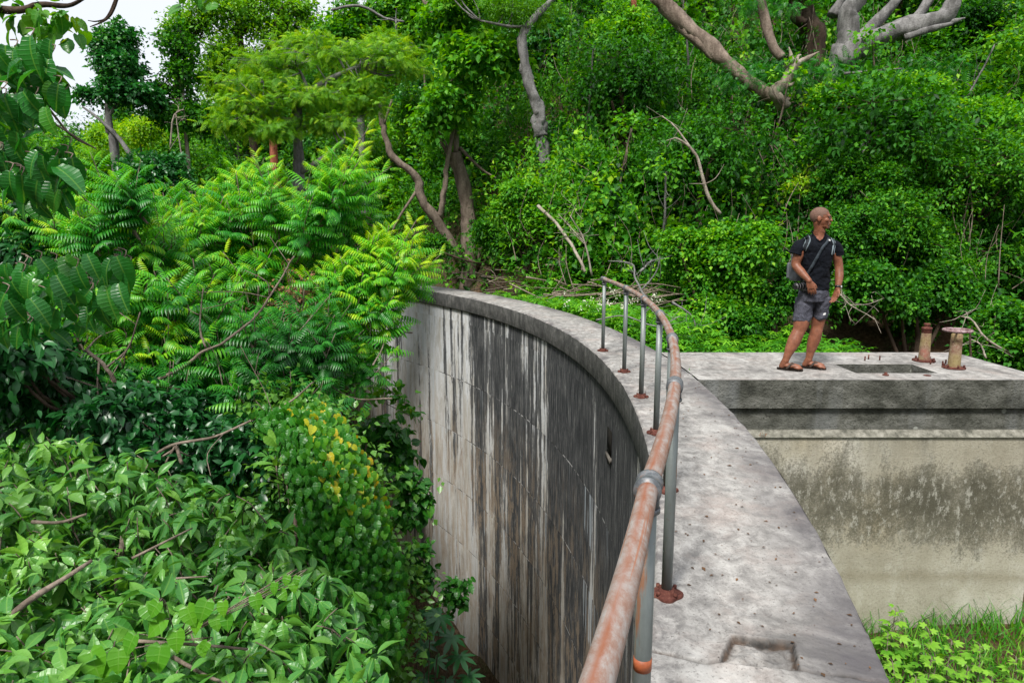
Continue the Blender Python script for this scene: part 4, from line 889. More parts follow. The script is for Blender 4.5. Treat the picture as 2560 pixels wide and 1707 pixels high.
# ---- named hillside trees, read off the photo (px, py, depth)
def shoot(mb, tb, base, tip, n, L, T, tint, r=.010, bend=.15, spread=1., tipn=.35, t0=.25):
    base = np.asarray(base, float); tip = np.asarray(tip, float); ln = np.linalg.norm(tip - base)
    mid = (base + tip) / 2 + rng.normal(size=3) * ln * .06 - UP * bend * ln * .5
    P = catmull([base, mid, tip], 5)
    if tb is not None: V, F, U = tube(P, [r, r * .35], 5, 0); tb.add(V, F, uv=U)
    ts = t0 + (1 - t0) * (np.arange(n) + .5) / n; az = np.arange(n) * 2.4 + rng.uniform(0, 6.28)
    idx = np.clip((ts * (len(P) - 1)).astype(int), 0, len(P) - 2); fr = ts * (len(P) - 1) - idx; pos = P[idx] * (1 - fr[:, None]) + P[idx + 1] * fr[:, None]
    tg = norm(P[idx + 1] - P[idx]); a = norm(np.cross(tg, UP + 1e-3)); b = np.cross(a, tg)
    out = a * np.cos(az)[:, None] + b * np.sin(az)[:, None]
    d = norm(out * spread * np.array([1, 1, .55]) + tg * (.22 + 1.1 * ts ** 4)[:, None] + UP * (.02 + .22 * ts)[:, None])
    s = L * (1 - .55 * np.clip(ts - .75, 0, 1) / .25) * rng.uniform(.8, 1.15, n)
    scatter(mb, T, pos, d, UP + rng.normal(size=(n, 3)) * .15 + tg * .1, s, np.clip(tint + tipn * (ts ** 3) + rng.normal(0, .06, n), 0, 1))
def shoot_crown(mb, tb, c, rad, ns, n, L, T, tint, anchor=None, zb=.7, tipn=.3, ln=(.5, .9)):
    c = np.asarray(c, float); rad = np.asarray(rad, float) * np.ones(3); d = rdir(ns, zb)
    for k in range(ns):
        tip = c + d[k] * rad * rng.uniform(.6, 1.05); l = rng.uniform(*ln) ; dirn = norm(d[k] * .55 + UP * .6 + rng.normal(size=3) * .25)
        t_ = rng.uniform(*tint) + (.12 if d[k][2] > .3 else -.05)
        shoot(mb, tb, tip - dirn * l, tip, n, L, T, t_, tipn=tipn)

# multi-stemmed tree above the wing of the dam
b0 = at(1168, 668, 22); b0 = down_to_ground(b0)
M_bark_pale = bark('bark_weathered', (.22, .18, .145), (.42, .37, .31))
L_ = lambda *q: [at(*a) for a in q]
limbs = [([b0] + L_((1175, 600, 22), (1168, 520, 22), (1150, 430, 22), (1140, 380, 22)), .30, .17, .01),
         (L_((1185, 670, 22.1), (1180, 560, 22.1), (1160, 480, 22.1), (1130, 400, 22.2), (1075, 300, 22.4)), .20, .09, .01),
         (L_((1150, 650, 21.8), (1090, 545, 21.6), (1055, 500, 21.5), (1040, 440, 21.4), (985, 395, 21.3), (960, 330, 21.3), (950, 260, 21.2)), .17, .07, .015),
         (L_((1100, 545, 21.6), (1110, 480, 21.5), (1120, 400, 21.5), (1135, 310, 21.5), (1130, 200, 21.6)), .10, .04, .015),
         (L_((1140, 380, 22), (1140, 300, 22), (1095, 275, 21.8), (1040, 270, 21.8)), .10, .04, .01),
         (L_((1065, 270, 21.7), (1060, 170, 21.7)), .05, .02), (L_((960, 310, 21.3), (980, 250, 21.3)), .05, .03),
         (L_((1040, 480, 21.5), (1000, 540, 21.4), (975, 590, 21.3)), .05, .02), (L_((1150, 370, 22), (1200, 420, 21.6), (1240, 445, 21.4)), .06, .02),
         (L_((1145, 300, 22), (1150, 180, 22), (1110, 80, 22.3), (1060, 0, 22.6)), .12, .08), (L_((1190, 660, 22.1), (1205, 590, 22), (1170, 540, 22)), .12, .06)]
make_tree('multi_stem_tree', 'brown multi-stemmed tree with leaning crossing trunks above the far end of the dam', 'tree',
          [dict(c=at(1190, 140, 21), r=(1.7, 1.2, .9), n=9, f=.36, T=L2b, ncl=60, k=7, cr=.14, size=.20, tint=(.45, .85)),
           dict(c=at(1110, 270, 21.2), r=(1.6, 1.2, 1.1), n=8, f=.36, T=L2b, ncl=50, k=6, cr=.14, size=.18, tint=(.4, .8)),
           dict(c=at(1130, 30, 21.5), r=(1.4, 1.2, .8), n=6, f=.4, T=L2b, ncl=60, k=7, cr=.14, size=.18, tint=(.4, .8))], limbs, M_far, M_bark_brown, base=b0)
# grey knobbly trunk
b1 = down_to_ground(at(1385, 560, 20))
limbs = [([b1] + L_((1368, 470, 20), (1360, 400, 20), (1352, 340, 20)), .20, .17), (L_((1352, 342, 20), (1346, 310, 20), (1348, 282, 20), (1338, 250, 20), (1322, 205, 20), (1310, 150, 20), (1306, 100, 20), (1318, 66, 20)), .20, .11),
         (L_((1316, 70, 20), (1345, 35, 20), (1380, 0, 20.2), (1420, -40, 20.5)), .10, .06), (L_((1318, 68, 20), (1270, 66, 20), (1200, 52, 20)), .05, .025)]
r_ = make_tree('knobbly_grey_tree', 'pale grey knobbly bare trunk kinking upward on the hillside', 'tree',
          [dict(c=at(1290, 25, 20.3), r=(1.7, 1., .5), n=8, f=.36, T=L2n, ncl=80, k=8, cr=.12, size=.11, tint=(.0, .35)), dict(c=at(1130, -20, 20.5), r=(1., 1., .6), n=4, f=.45, T=L2n, ncl=80, k=8, cr=.12, size=.11, tint=(.2, .6))], limbs, M_yel, M_bark_grey, wob=.22, seg=12)
for a, b, rr in [(1340, 262, .17), (1352, 300, .18), (1360, 318, .14), (1338, 300, .13), (1306, 170, .12), (1330, 232, .13), (1350, 345, .19)]:
    c_ = at(a, b, 19.95); u_ = np.linspace(0, math.pi, 9); rr *= .78; V, F = lathe(np.c_[np.sin(u_) * rr + .001, -np.cos(u_) * rr * 1.7], c_ + [0, .05, 0], 14); V = V + rng.normal(size=V.shape) * .012; MB().add(V, F).build('burl', M_bark_grey, r_, True)
# umbrella tree with flat bright layers
b2 = down_to_ground(at(752, 660, 15))
limbs = [([b2] + L_((752, 600, 15), (748, 480, 15), (746, 380, 15), (744, 270, 15)), .135, .10, .006), (L_((744, 275, 15), (752, 250, 15), (785, 222, 15.1), (840, 190, 15.2), (900, 165, 15.4)), .09, .04), (L_((770, 235, 15), (758, 195, 14.9), (742, 165, 14.9)), .05, .02),
         (L_((744, 300, 15), (700, 295, 14.7), (655, 270, 14.5)), .05, .02), (L_((750, 432, 15), (795, 405, 14.8), (860, 352, 14.6)), .07, .04), (L_((746, 330, 15), (800, 300, 15.4), (870, 290, 15.6)), .05, .02)]
cr_ = []
for (a, b, Y_, rx, rz) in [(740, 155, 15, 1.5, .30), (900, 130, 15.6, 1.5, .32), (640, 210, 14.6, 1.0, .28), (620, 265, 14.4, 1.1, .26), (770, 240, 14.8, 1.1, .3), (880, 210, 15.4, 1.1, .32), (1000, 165, 15.8, 1.1, .3), (690, 320, 14.5, .9, .22), (820, 310, 14.8, .9, .25), (590, 300, 14.3, .7, .2), (960, 110, 16.2, 1.0, .3), (790, 110, 15.6, 1.0, .25), (900, 260, 15.4, .7, .3)]:
    cr_.append(dict(c=at(a, b, Y_), r=(rx, rx * .9, rz * .62), n=9, f=.34, T=FR_FINE, ncl=80, k=1, cr=.10, size=.23, tint=(.12, .78), droop=.3, hollow=.35, zb=.4, flat=.25))
make_tree('umbrella_tree', 'tree with flat layered feathery bright yellow-green crown and knobbed straight trunk', 'tree', cr_, limbs, M_yel, M_bark_grey, base=b2)
# dark rounded tree against the sky
b3 = down_to_ground(at(296, 430, 24))
limbs = [([b3] + L_((288, 390, 24), (275, 330, 24), (270, 270, 24), (275, 180, 24)), .17, .09), (L_((272, 290, 24), (300, 255, 24), (330, 250, 24)), .07, .03), (L_((336, 405, 23.8), (300, 350, 23.8), (250, 300, 23.8), (207, 268, 23.8)), .09, .03)]
make_tree('dark_rounded_tree', 'dark green lumpy tree on a pale trunk standing against the sky', 'tree',
          [dict(c=at(270, 110, 24), r=(.85, .85, .85), n=11, f=.36, hollow=.35, T=L2b, ncl=80, k=7, cr=.11, size=.15, tint=(.25, .75)), dict(c=at(290, 185, 24), r=(1.2, 1.1, .85), n=14, f=.33, hollow=.35, T=L2b, ncl=80, k=7, cr=.11, size=.15, tint=(.15, .65)),
           dict(c=at(330, 235, 24), r=(1., .9, .45), n=5, f=.5, T=L2b, ncl=110, k=7, cr=.11, size=.15, tint=(.1, .6)), dict(c=at(215, 225, 24), r=(.4, .4, .22), n=2, f=.6, T=L2b, ncl=70, k=6, cr=.1, size=.14, tint=(.2, .6))], limbs, M_gloss, M_bark_grey, base=b3)
# olive tree breaking the skyline, two dark forks
b4 = down_to_ground(at(640, 330, 27))
limbs = [([b4] + L_((625, 250, 27), (605, 150, 27), (598, 80, 27), (590, 0, 27), (600, -60, 27)), .17, .08), (L_((683, 120, 26.8), (690, 80, 26.8), (700, 30, 26.8), (735, 0, 26.8), (760, -40, 26.8)), .12, .06), (L_((605, 150, 27), (540, 120, 27), (470, 90, 27)), .06, .02), (L_((620, 210, 27), (683, 120, 26.8)), .11, .11), (L_((600, 90, 27), (650, 40, 27), (660, -20, 27)), .06, .03)]
make_tree('skyline_tree', 'tall loose olive-green tree with dark forked stems breaking the skyline', 'tree',
          [dict(c=at(a, b, 27), r=(rr, rr, rr * .8), n=15, f=.32, T=L2, hollow=.2, ncl=24, k=7, cr=.15, size=.15, tint=(.1, .75)) for a, b, rr in [(500, 45, 1.3), (590, 40, 1.5), (660, 30, 1.3), (690, 110, 1.3), (560, 130, 1.3), (620, 180, 1.3), (455, 80, .9), (740, 50, 1.3), (540, 200, 1.0), (650, 250, 1.1)]], limbs, M_yel, M_bark_dark, base=b4)
b5 = down_to_ground(at(470, 350, 25))
make_tree('slender_tree', 'slender dark green tree between the rounded tree and the skyline tree', 'tree',
          [dict(c=at(a, b, 25), r=(rr * .8, rr * .8, rr), n=9, f=.33, T=L2b, hollow=.2, ncl=30, k=6, cr=.13, size=.14, tint=(.1, .65)) for a, b, rr in [(440, 110, .9), (455, 200, 1.0), (400, 250, .9), (450, 290, 1.1), (520, 300, 1.)]], [([b5] + L_((462, 300, 25), (450, 200, 25), (445, 110, 25)), .09, .03)], M_far, M_bark_pale, base=b5)
b12 = down_to_ground(at(905, 300, 26))
make_tree('tall_bright_tree', 'tall bright green tree filling the gap behind and above the umbrella tree', 'tree',
          [dict(c=at(a, b, 26), r=(rr, rr, rr * .8), n=11, f=.32, T=L2b, hollow=.3, ncl=34, k=7, cr=.14, size=.16, tint=(.3, .85)) for a, b, rr in [(880, 60, 1.4), (960, 20, 1.5), (820, 110, 1.3), (1000, 90, 1.3), (900, 150, 1.3), (1040, 30, 1.2)]], [([b12] + L_((900, 200, 26), (915, 100, 26), (950, 0, 26), (970, -60, 26)), .15, .06)], M_far, M_bark_grey, base=b12)
# rounded glossy bush (grey green) below the rounded tree
make_tree('rounded_bush', 'dense rounded dark glossy bush on the slope below the rounded tree', 'bush',
          [dict(c=at(385, 440, 20), r=(1.2, 1., 1.0), n=9, f=.42, T=L2b, ncl=150, k=7, cr=.1, size=.12, tint=(.05, .55))], [([down_to_ground(at(385, 520, 20)), at(385, 440, 20)], .09, .04)], M_gloss, M_bark_dark)
make_tree('yellow_bush', 'pale yellow-green bush on the skyline right of the leaning dead branch', 'bush',
          [dict(c=at(350, 335, 27), r=(1.2, 1., .6), n=7, f=.42, T=L2, ncl=80, k=7, cr=.12, size=.13, tint=(.5, .9)), dict(c=at(255, 330, 27), r=(.6, .6, .6), n=4, f=.45, T=L2, ncl=70, k=7, cr=.12, size=.13, tint=(.35, .8))], [([down_to_ground(at(350, 400, 27)), at(350, 335, 27)], .07, .03)], M_yel, M_bark_grey)
# big grey-limbed tree, upper right
b6 = down_to_ground(at(2075, 330, 19))
limbs = [([b6] + L_((2085, 220, 19), (2100, 150, 19), (2112, 120, 19)), .34, .30), (L_((2112, 135, 19), (2122, 80, 19), (2118, 30, 19), (2150, -10, 19), (2170, -60, 19)), .27, .19),
         (L_((2095, 160, 18.9), (2150, 115, 18.8), (2220, 85, 18.7), (2300, 60, 18.6), (2360, 45, 18.6), (2385, 0, 18.6), (2400, -50, 18.6)), .30, .16), (L_((2150, 95, 19), (2190, 55, 19), (2235, 10, 19), (2260, -30, 19)), .15, .11),
         (L_((2270, 70, 18.7), (2310, 20, 18.9), (2340, -30, 19)), .14, .10), (L_((2360, 62, 18.6), (2390, 52, 18.5), (2412, 46, 18.5)), .08, .02), (L_((2260, 95, 18.5), (2330, 72, 18.4), (2380, 60, 18.4)), .10, .05), (L_((2080, 40, 19.3), (2110, -10, 19.4)), .14, .1)]
make_tree('giant_grey_tree', 'huge old tree with thick smooth grey limbs spreading at the upper right of the hillside', 'tree',
          [dict(c=at(a, b, 18.3), r=(1.2, .8, .35), n=5, f=.42, T=FR_FINE, ncl=26, k=1, cr=.12, size=.30, tint=(.05, .5), droop=.3, hollow=.3, zb=.2) for a, b in [(2050, 165, ), (2160, 165), (2290, 190), (1900, 190), (2330, 175), (1930, 15)]], limbs, M_pin, M_bark_grey, base=b6, wob=.16, seg=14, twigs=False)
# twisted trunk behind it and the long fallen limb with the splintered stump
b7 = down_to_ground(at(2020, 240, 21))
make_tree('dark_gnarled_tree', 'dark gnarled trunk standing just left of the huge grey tree', 'tree', [dict(c=at(1975, -10, 21), r=(1.2, 1., .5), n=4, f=.45, T=L2, ncl=70, k=7, cr=.12, size=.12, tint=(.2, .6))],
          [([b7] + L_((2040, 130, 21), (2020, 60, 21), (2000, 0, 21), (1985, -50, 21)), .30, .27), (L_((2010, 60, 20.8), (1992, 45, 20.8), (1985, 15, 20.8), (1970, -5, 20.8)), .16, .12)], M_far, M_bark_dark, base=b7, wob=.22, seg=12)
b8 = at(1965, 262, 17.5)
fl = empty('splintered_limb', b8, 'long sagging grey limb ending in a pale splintered stump with spiky broken ends', 'broken tree')
tb = MB()
for q, a, b in [(L_((1640, -10, 19), (1680, 30, 18.8), (1740, 85, 18.5), (1800, 140, 18.2), (1825, 165, 18.1), (1870, 205, 17.9), (1920, 235, 17.7), (1965, 262, 17.5)), .20, .15), (L_((1655, 20, 19), (1700, 62, 18.7), (1750, 110, 18.4), (1800, 150, 18.2)), .13, .13), (L_((1640, 0, 19), (1610, -30, 19.2)), .1, .1)]: limb(tb, q, a, b, 12, .2)
P_ = L_((1900, -10, 18.2), (1915, 60, 18.1), (1935, 120, 17.9), (1955, 145, 17.8)); limb(tb, P_, .12, .11, 10, .1)
tb.build('limb', M_bark_brown, fl, True)
sb = MB()
for q, a, b in [(L_((1965, 268, 17.5), (1938, 232, 17.4), (1962, 205, 17.4), (1985, 165, 17.4), (1990, 150, 17.4)), .15, .11), (L_((1985, 165, 17.4), (2020, 145, 17.3), (2048, 130, 17.2)), .09, .015), (L_((1985, 160, 17.4), (1978, 140, 17.4), (1972, 118, 17.4)), .07, .01), (L_((1982, 170, 17.4), (1966, 168, 17.4), (1962, 160, 17.4)), .06, .015), (L_((1990, 155, 17.4), (1997, 140, 17.4), (2003, 138, 17.4)), .05, .01), (L_((1962, 215, 17.4), (1978, 212, 17.3), (1986, 205, 17.3)), .06, .01), (L_((1970, 190, 17.4), (1990, 178, 17.3)), .06, .02)]: limb(sb, q, a, b, 9, .28)
sb.build('splintered_stump', M_bark_pale, fl, True)
fb = MB()
for a, b, r__ in [(1880, 190, .8), (1950, 170, .6), (2060, 175, .8), (1905, 215, .6), (1830, 190, .7), (2010, 200, .7)]:
    puffs(fb, FR_FINE, at(a, b, 17.7), (r__, .6, .25), 60, 1, .1, .26, (.05, .45), .3, .2, .2, .25)
fb.build('crown', M_pin, fl)
b9 = down_to_ground(at(1960, 330, 19)); make_tree('hollow_trunk_tree', 'dark short hollow trunk under the splintered stump', 'tree', [dict(c=at(1930, 290, 19), r=(.9, .7, .5), n=4, f=.45, T=L2, ncl=80, k=7, cr=.1, size=.11, tint=(.1, .5))], [([b9] + L_((1970, 320, 19), (1985, 262, 19)), .35, .25)], M_far, M_bark_dark, base=b9, wob=.25, seg=12)
b10 = down_to_ground(at(686, 430, 23)); make_tree('red_barked_tree', 'red-brown bare trunk showing through foliage behind the umbrella tree', 'tree', [dict(c=at(690, 300, 23.3), r=(1., .8, .5), n=4, f=.45, T=L2, ncl=70, k=7, cr=.12, size=.13, tint=(.3, .7))], [([b10] + L_((686, 400, 23), (682, 340, 23), (684, 300, 23)), .13, .11)], M_far, M_bark_red, base=b10)
b11 = down_to_ground(at(1590, 200, 22)); make_tree('ivy_column_tree', 'red-brown pole tree wrapped in a column of bright leafy vine', 'tree', [dict(c=at(1575, 110, 21.5), r=(.6, .5, 1.1), n=9, f=.42, T=L2b, ncl=110, k=7, cr=.1, size=.11, tint=(.45, .85))], [([b11] + L_((1590, 120, 22), (1584, 0, 22), (1583, -50, 22)), .10, .08)], M_far, M_bark_red, base=b11)
# large small-leaved bushes at the right, behind the platform
for nm, lb, specs, dY in [
    ('spreading_bush', 'large spreading small-leaved bush rising behind the two pedestals', [(2330, 470, 1.6), (2230, 560, 1.3), (2440, 560, 1.5), (2330, 640, 1.2), (2480, 420, 1.3), (2520, 680, 1.2), (2200, 450, .9)], 14.6),
    ('low_bush', 'low glossy bush overhanging the bare ground behind the pedestals', [(2290, 790, .30), (2250, 735, .5), (2380, 735, .5), (2180, 700, .6), (2460, 770, .45), (2340, 700, .7)], 13.4),
    ('corner_bush', 'small bush at the right end of the platform below the wheel pedestal', [(2500, 890, .4), (2560, 870, .45), (2470, 860, .25), (2540, 800, .5)], 11.2),
    ('shaded_bush', 'dark shaded bush in the upper right corner of the hillside', [(2500, 150, 1.3), (2560, 60, 1.3), (2440, 60, 1.0), (2560, 260, 1.2)], 21.),
    ('bright_tipped_bush', 'bright-tipped bush on the slope right of the splintered stump', [(2180, 250, .9), (2300, 240, .9), (2080, 250, .7), (2240, 330, .8), (2400, 300, 1.)], 17.),
    ('heart_leaf_thicket', 'thicket of round light green leaves just left of the standing man', [(1820, 620, .75), (1760, 690, .7), (1860, 700, .6), (1700, 620, .7), (1900, 600, .5), (1800, 770, .45)], 14.0),
    ('trailing_bush', 'sprawling low green bush between the weeds and the standing man', [(1930, 760, .45), (2060, 740, .40), (1860, 790, .35), (1990, 700, .5), (2140, 725, .40)], 13.6),
    ('broad_thicket', 'broad dark thicket on the slope right behind the standing man', [(2140, 560, .9), (2100, 650, .8), (2190, 640, .8), (2060, 700, .5), (2130, 440, .9)], 14.6),
    ('mid_slope_bush', 'bushy mound in mid slope between the knobbly trunk and the heart-leaved thicket', [(1500, 560, .9), (1600, 500, 1.), (1450, 640, .7), (1560, 620, .8), (1640, 420, 1.), (1500, 430, 1.)], 17.5),
    ('small_leaf_tree', 'small light green tree in front of the foot of the knobbly trunk', [(1330, 540, .6), (1400, 570, .55), (1270, 520, .5), (1300, 480, .5), (1380, 520, .5)], 18.5),
    ('leaning_thicket', 'dark leafy thicket beneath the multi-stemmed tree', [(1290, 640, .8), (1230, 590, .7), (1380, 680, .6), (1080, 620, .6), (1330, 690, .5)], 20.)]:
    light = nm in ('heart_leaf_thicket', 'small_leaf_tree', 'bright_tipped_bush'); T_ = L2b if nm in ('heart_leaf_thicket', 'corner_bush', 'low_bush') else L2
    c0 = at(specs[0][0], specs[0][1], dY); foot = down_to_ground(c0)
    make_tree(nm, lb, 'tree' if 'tree' in nm else 'bush', [dict(c=at(a, b, dY + rng.uniform(-.5, .5)), r=(q, q, q * .8), n=13, f=.34, hollow=.3, zb=.7, T=T_, ncl=int(95 if q > .8 else 60), k=8, cr=.09, size=.085 if dY < 16 else .11, tint=(.4, .85) if light else ((.0, .35) if 'shaded' in nm else (.18, .66))) for a, b, q in specs],  # the shaded bush has its shade put into a darker leaf tint
              [([foot, (foot + c0) / 2 + [.1, 0, 0], c0], .10, .03)] + [([foot, (foot * .4 + at(a, b, dY) * .6) + [0, 0, -.1], at(a, b, dY)], .05, .02) for a, b, q in specs[1:4]], M_far, M_bark_dark, base=foot)
make_tree('yellow_shrub', 'small feathery golden-yellow shrub up and left of the standing man', 'shrub', [dict(c=at(2000, 460, 15.6), r=(.45, .3, .45), n=9, f=.34, hollow=.2, T=L2n, ncl=14, k=6, cr=.08, size=.11, tint=(.6, .95))], [([down_to_ground(at(2000, 560, 15.6)), at(2000, 470, 15.6)], .02, .01)], M_yel, M_twig)

# ---- bare and dead wood
def dead(name, label, lines, m=M_twig, cat='dead branch', wob=.12, forks=0):
    c0 = at(*lines[0][0][0]); tb = MB(); lines = [(q, a * .8, b * .7) for q, a, b in lines]
    for q, a, b in lines:
        P = limb(tb, [at(*z) for z in q], a, b, 7, wob, a * .12)
        for _ in range(forks):
            k = rng.integers(len(P) // 3, len(P)); d = norm(rng.normal(size=3) + [0, -.2, .3]) * rng.uniform(.25, .7); limb(tb, [P[k], P[k] + d * .5 + rng.normal(size=3) * .05, P[k] + d], b * .7, .003, 5, 0, n=3)
    o = tb.build(name, m, None, True); return tag(o, label, cat)
dead('leaning_dead_stem', 'bare pale stem leaning down to the right below the knobbly trunk', [([(1345, 515, 17.5), (1400, 570, 16.8), (1450, 650, 16.), (1462, 680, 15.8)], .055, .05)], M_bark_pale)
dead('dead_branch', 'bare brown branch rising in a bow in front of the shrubs at mid slope', [([(1800, 535, 14.5), (1770, 490, 14.5), (1745, 400, 14.5), (1720, 365, 14.5), (1690, 345, 14.5)], .055, .03), ([(1728, 372, 14.5), (1690, 320, 14.6), (1655, 290, 14.8)], .03, .012), ([(1690, 345, 14.5), (1665, 352, 14.5)], .02, .008)], M_bark_pale, forks=3)
dead('dead_branch', 'thin pale upright dead twig tree above the far end of the handrail', [([(1480, 690, 14.), (1460, 600, 14.), (1425, 540, 14.)], .03, .012), ([(1462, 610, 14.), (1440, 590, 14.), (1425, 575, 14.)], .014, .006), ([(1460, 605, 14.), (1395, 535, 14.2)], .02, .006), ([(1425, 545, 14.), (1440, 512, 14.)], .012, .005)], M_bark_pale, forks=4)
dead('dead_branch', 'grey forked dead branch lying behind the weeds right of the handrail', [([(1640, 790, 12.5), (1590, 700, 12.8), (1580, 660, 13.), (1520, 652, 13.4)], .03, .012), ([(1600, 730, 12.8), (1640, 680, 12.8), (1650, 640, 12.8)], .022, .01), ([(1600, 680, 12.9), (1630, 650, 13.)], .03, .02)], M_bark_grey, forks=6)
dead('dead_branch', 'white twisted dead branch lying in the weeds behind the crest', [([(1490, 800, 11.3), (1560, 790, 11.3), (1640, 815, 11.2), (1700, 790, 11.2)], .018, .01), ([(1600, 800, 11.2), (1630, 770, 11.2), (1690, 800, 11.1)], .014, .006), ([(1680, 755, 11.8), (1730, 790, 11.7), (1740, 830, 11.6)], .025, .01)], M_bark_grey, forks=5)
dead('dead_branch', 'pale dead branch reaching out right of the man beside his hand', [([(2100, 735, 10.8), (2125, 762, 10.8), (2165, 785, 10.8), (2190, 800, 10.8)], .016, .008), ([(2125, 762, 10.8), (2170, 760, 11.), (2210, 745, 11.2)], .010, .004), ([(2105, 745, 10.8), (2100, 700, 10.9)], .008, .003)], M_bark_pale, forks=5)
dead('dead_branch', 'grey crooked dead branch behind the wheel pedestal', [([(2560, 900, 11.), (2470, 850, 11.), (2430, 800, 11.2), (2400, 790, 11.3)], .028, .012), ([(2465, 895, 10.6), (2450, 860, 10.7), (2420, 845, 10.8)], .02, .008), ([(2560, 850, 11.4), (2500, 820, 11.5), (2460, 800, 11.6)], .02, .01)], M_bark_pale, forks=8)
dead('dead_branch', 'dark dead stick standing behind the wheel pedestal', [([(2428, 900, 10.2), (2425, 850, 10.2), (2430, 815, 10.2)], .022, .015)], M_bark_dark)
dead('dead_branch', 'slender grey dead pole leaning in the shrubs above and right of the man', [([(2150, 380, 15.2), (2180, 310, 15.4), (2175, 330, 15.4)], .05, .03), ([(2120, 520, 14.8), (2150, 400, 15.), (2200, 300, 15.5)], .04, .02)], M_bark_grey)
dead('dead_branch', 'grey stick pointing right from the shrubs under the huge grey tree', [([(2110, 185, 16.8), (2180, 178, 16.6), (2255, 172, 16.4)], .045, .02)], M_bark_grey)
dead('dead_branch', 'crooked white dead stem on the far left slope', [([(425, 370, 22), (432, 300, 22), (445, 280, 22), (460, 275, 22)], .035, .02), ([(455, 395, 22), (445, 330, 22), (440, 285, 22)], .03, .02)], M_bark_pale, forks=5)
dead('dead_branch', 'bare branch with blunt end crossing below the umbrella tree crown', [([(830, 25, 24), (900, 15, 24), (960, 45, 24), (1010, 55, 24)], .06, .05), ([(990, 52, 24), (992, 85, 24)], .05, .05)], M_bark_grey, forks=2)
bp = MB()
for k in range(110):
    y0 = rng.uniform(13.8, 19.5); c_ = np.array([float(edge_x(min(y0, 20))) + rng.uniform(.9, 3.4), y0, rng.uniform(-.3, .35)]); a = rng.uniform(-.5, .5); d = np.array([math.cos(a), rng.normal() * .5, rng.normal() * .18]) * rng.uniform(.3, .8)
    c_[2] = max(c_[2], float(terrain(c_[0], c_[1])) + .05); limb(bp, [c_ - d, c_ + rng.normal(size=3) * .06, c_ + d], rng.uniform(.008, .03), .005, 5, .1, n=3)
tag(bp.build('brushwood', M_twig, None, True), 'heap of dead grey brushwood lying beyond the far stretch of the crest', 'brushwood', kind='stuff')
vb = MB()
for k in range(520):
    a, b = rng.uniform(1250, 2540), rng.uniform(60, 800)
    if k % 4 == 0: a, b = rng.uniform(1850, 2150), rng.uniform(150, 640)
    h = hit(a, b); 
    if not (14 < h[1] < 34): continue
    c_ = h + np.array([0, -rng.uniform(.4, 1.3), rng.uniform(.2, .9)]); d = np.array([rng.normal() * .35, rng.normal() * .3, rng.uniform(.5, 1.5)])
    limb(vb, [c_, c_ + d * .5 + rng.normal(size=3) * .12, c_ + d + rng.normal(size=3) * .15], rng.uniform(.006, .018), .004, 4, 0, n=3)
lvm = MB()
for k in range(420):
    a, b = rng.uniform(1200, 2540), rng.uniform(20, 620); h = hit(a, b)
    if not (15 < h[1] < 34): continue
    top_ = h + np.array([0, -rng.uniform(.8, 1.6), rng.uniform(.9, 2.0)]); ln = rng.uniform(.7, 2.2); n = int(26 * ln); z_ = rng.random(n) * ln; tt = rng.uniform(.1, .8)
    P = top_ + np.c_[np.sin(z_ * 2 + k) * .05 + rng.normal(size=n) * .05, rng.normal(size=n) * .05, -z_]; dd_ = norm(np.c_[rng.normal(size=(n, 2)) * .5, -np.ones(n)])
    scatter(lvm, L2b, P, dd_, np.array([0, -1, .4]) + rng.normal(size=(n, 3)) * .3, rng.uniform(.08, .14, n), np.clip(tt + rng.normal(0, .08, n), 0, 1))
tag(lvm.build('leafy_creepers', M_far, None), 'narrow leafy creeper strands hanging down over the hillside bushes', 'creepers', kind='stuff')
tag(vb.build('hanging_vines', M_twig, None, True), 'thin bare vines and stems hanging through the hillside foliage', 'vines', kind='stuff')

for k, (a, b, hgt) in enumerate([(1270, 300, 3.2), (1450, 330, 3.), (1530, 520, 2.4), (1700, 250, 3.2), (1830, 420, 2.6), (1900, 560, 2.), (2180, 520, 2.4), (2290, 350, 2.6), (2420, 560, 2.2), (1610, 600, 2.), (930, 420, 3.), (1220, 150, 3.), (2060, 330, 2.4), (2480, 250, 3.)]):
    h = hit(a, b); foot = h - [0, .9, .9]; lean = rng.normal() * .5; tp = h + np.array([lean, -2.1, hgt * .75]); md = (foot + tp) / 2 + [rng.normal() * .12, -.35, .0]
    tb = MB(); P = limb(tb, [foot, md, tp], .045, .018, 7, .15, .01)
    for _ in range(5):
        q = P[rng.integers(len(P) // 2, len(P))]; d = norm(rng.normal(size=3) + [0, -.4, .5]) * rng.uniform(.3, .8); limb(tb, [q, q + d * .5 + rng.normal(size=3) * .04, q + d], .012, .003, 5, 0, n=2)
    o = empty('slender_tree', foot, landmark_label('slender bare-stemmed sapling with a few leaves', h), 'sapling', 'slender saplings on the hillside'); cb = MB(); puffs(cb, L2b, tp + [0, 0, .1], (.5, .4, .28), 26, 5, .09, .13, (.35, .8), hollow=.2)
    tb.build('trunk', M_bark_grey if k % 2 else M_bark_brown, o, True); cb.build('crown', M_far, o)

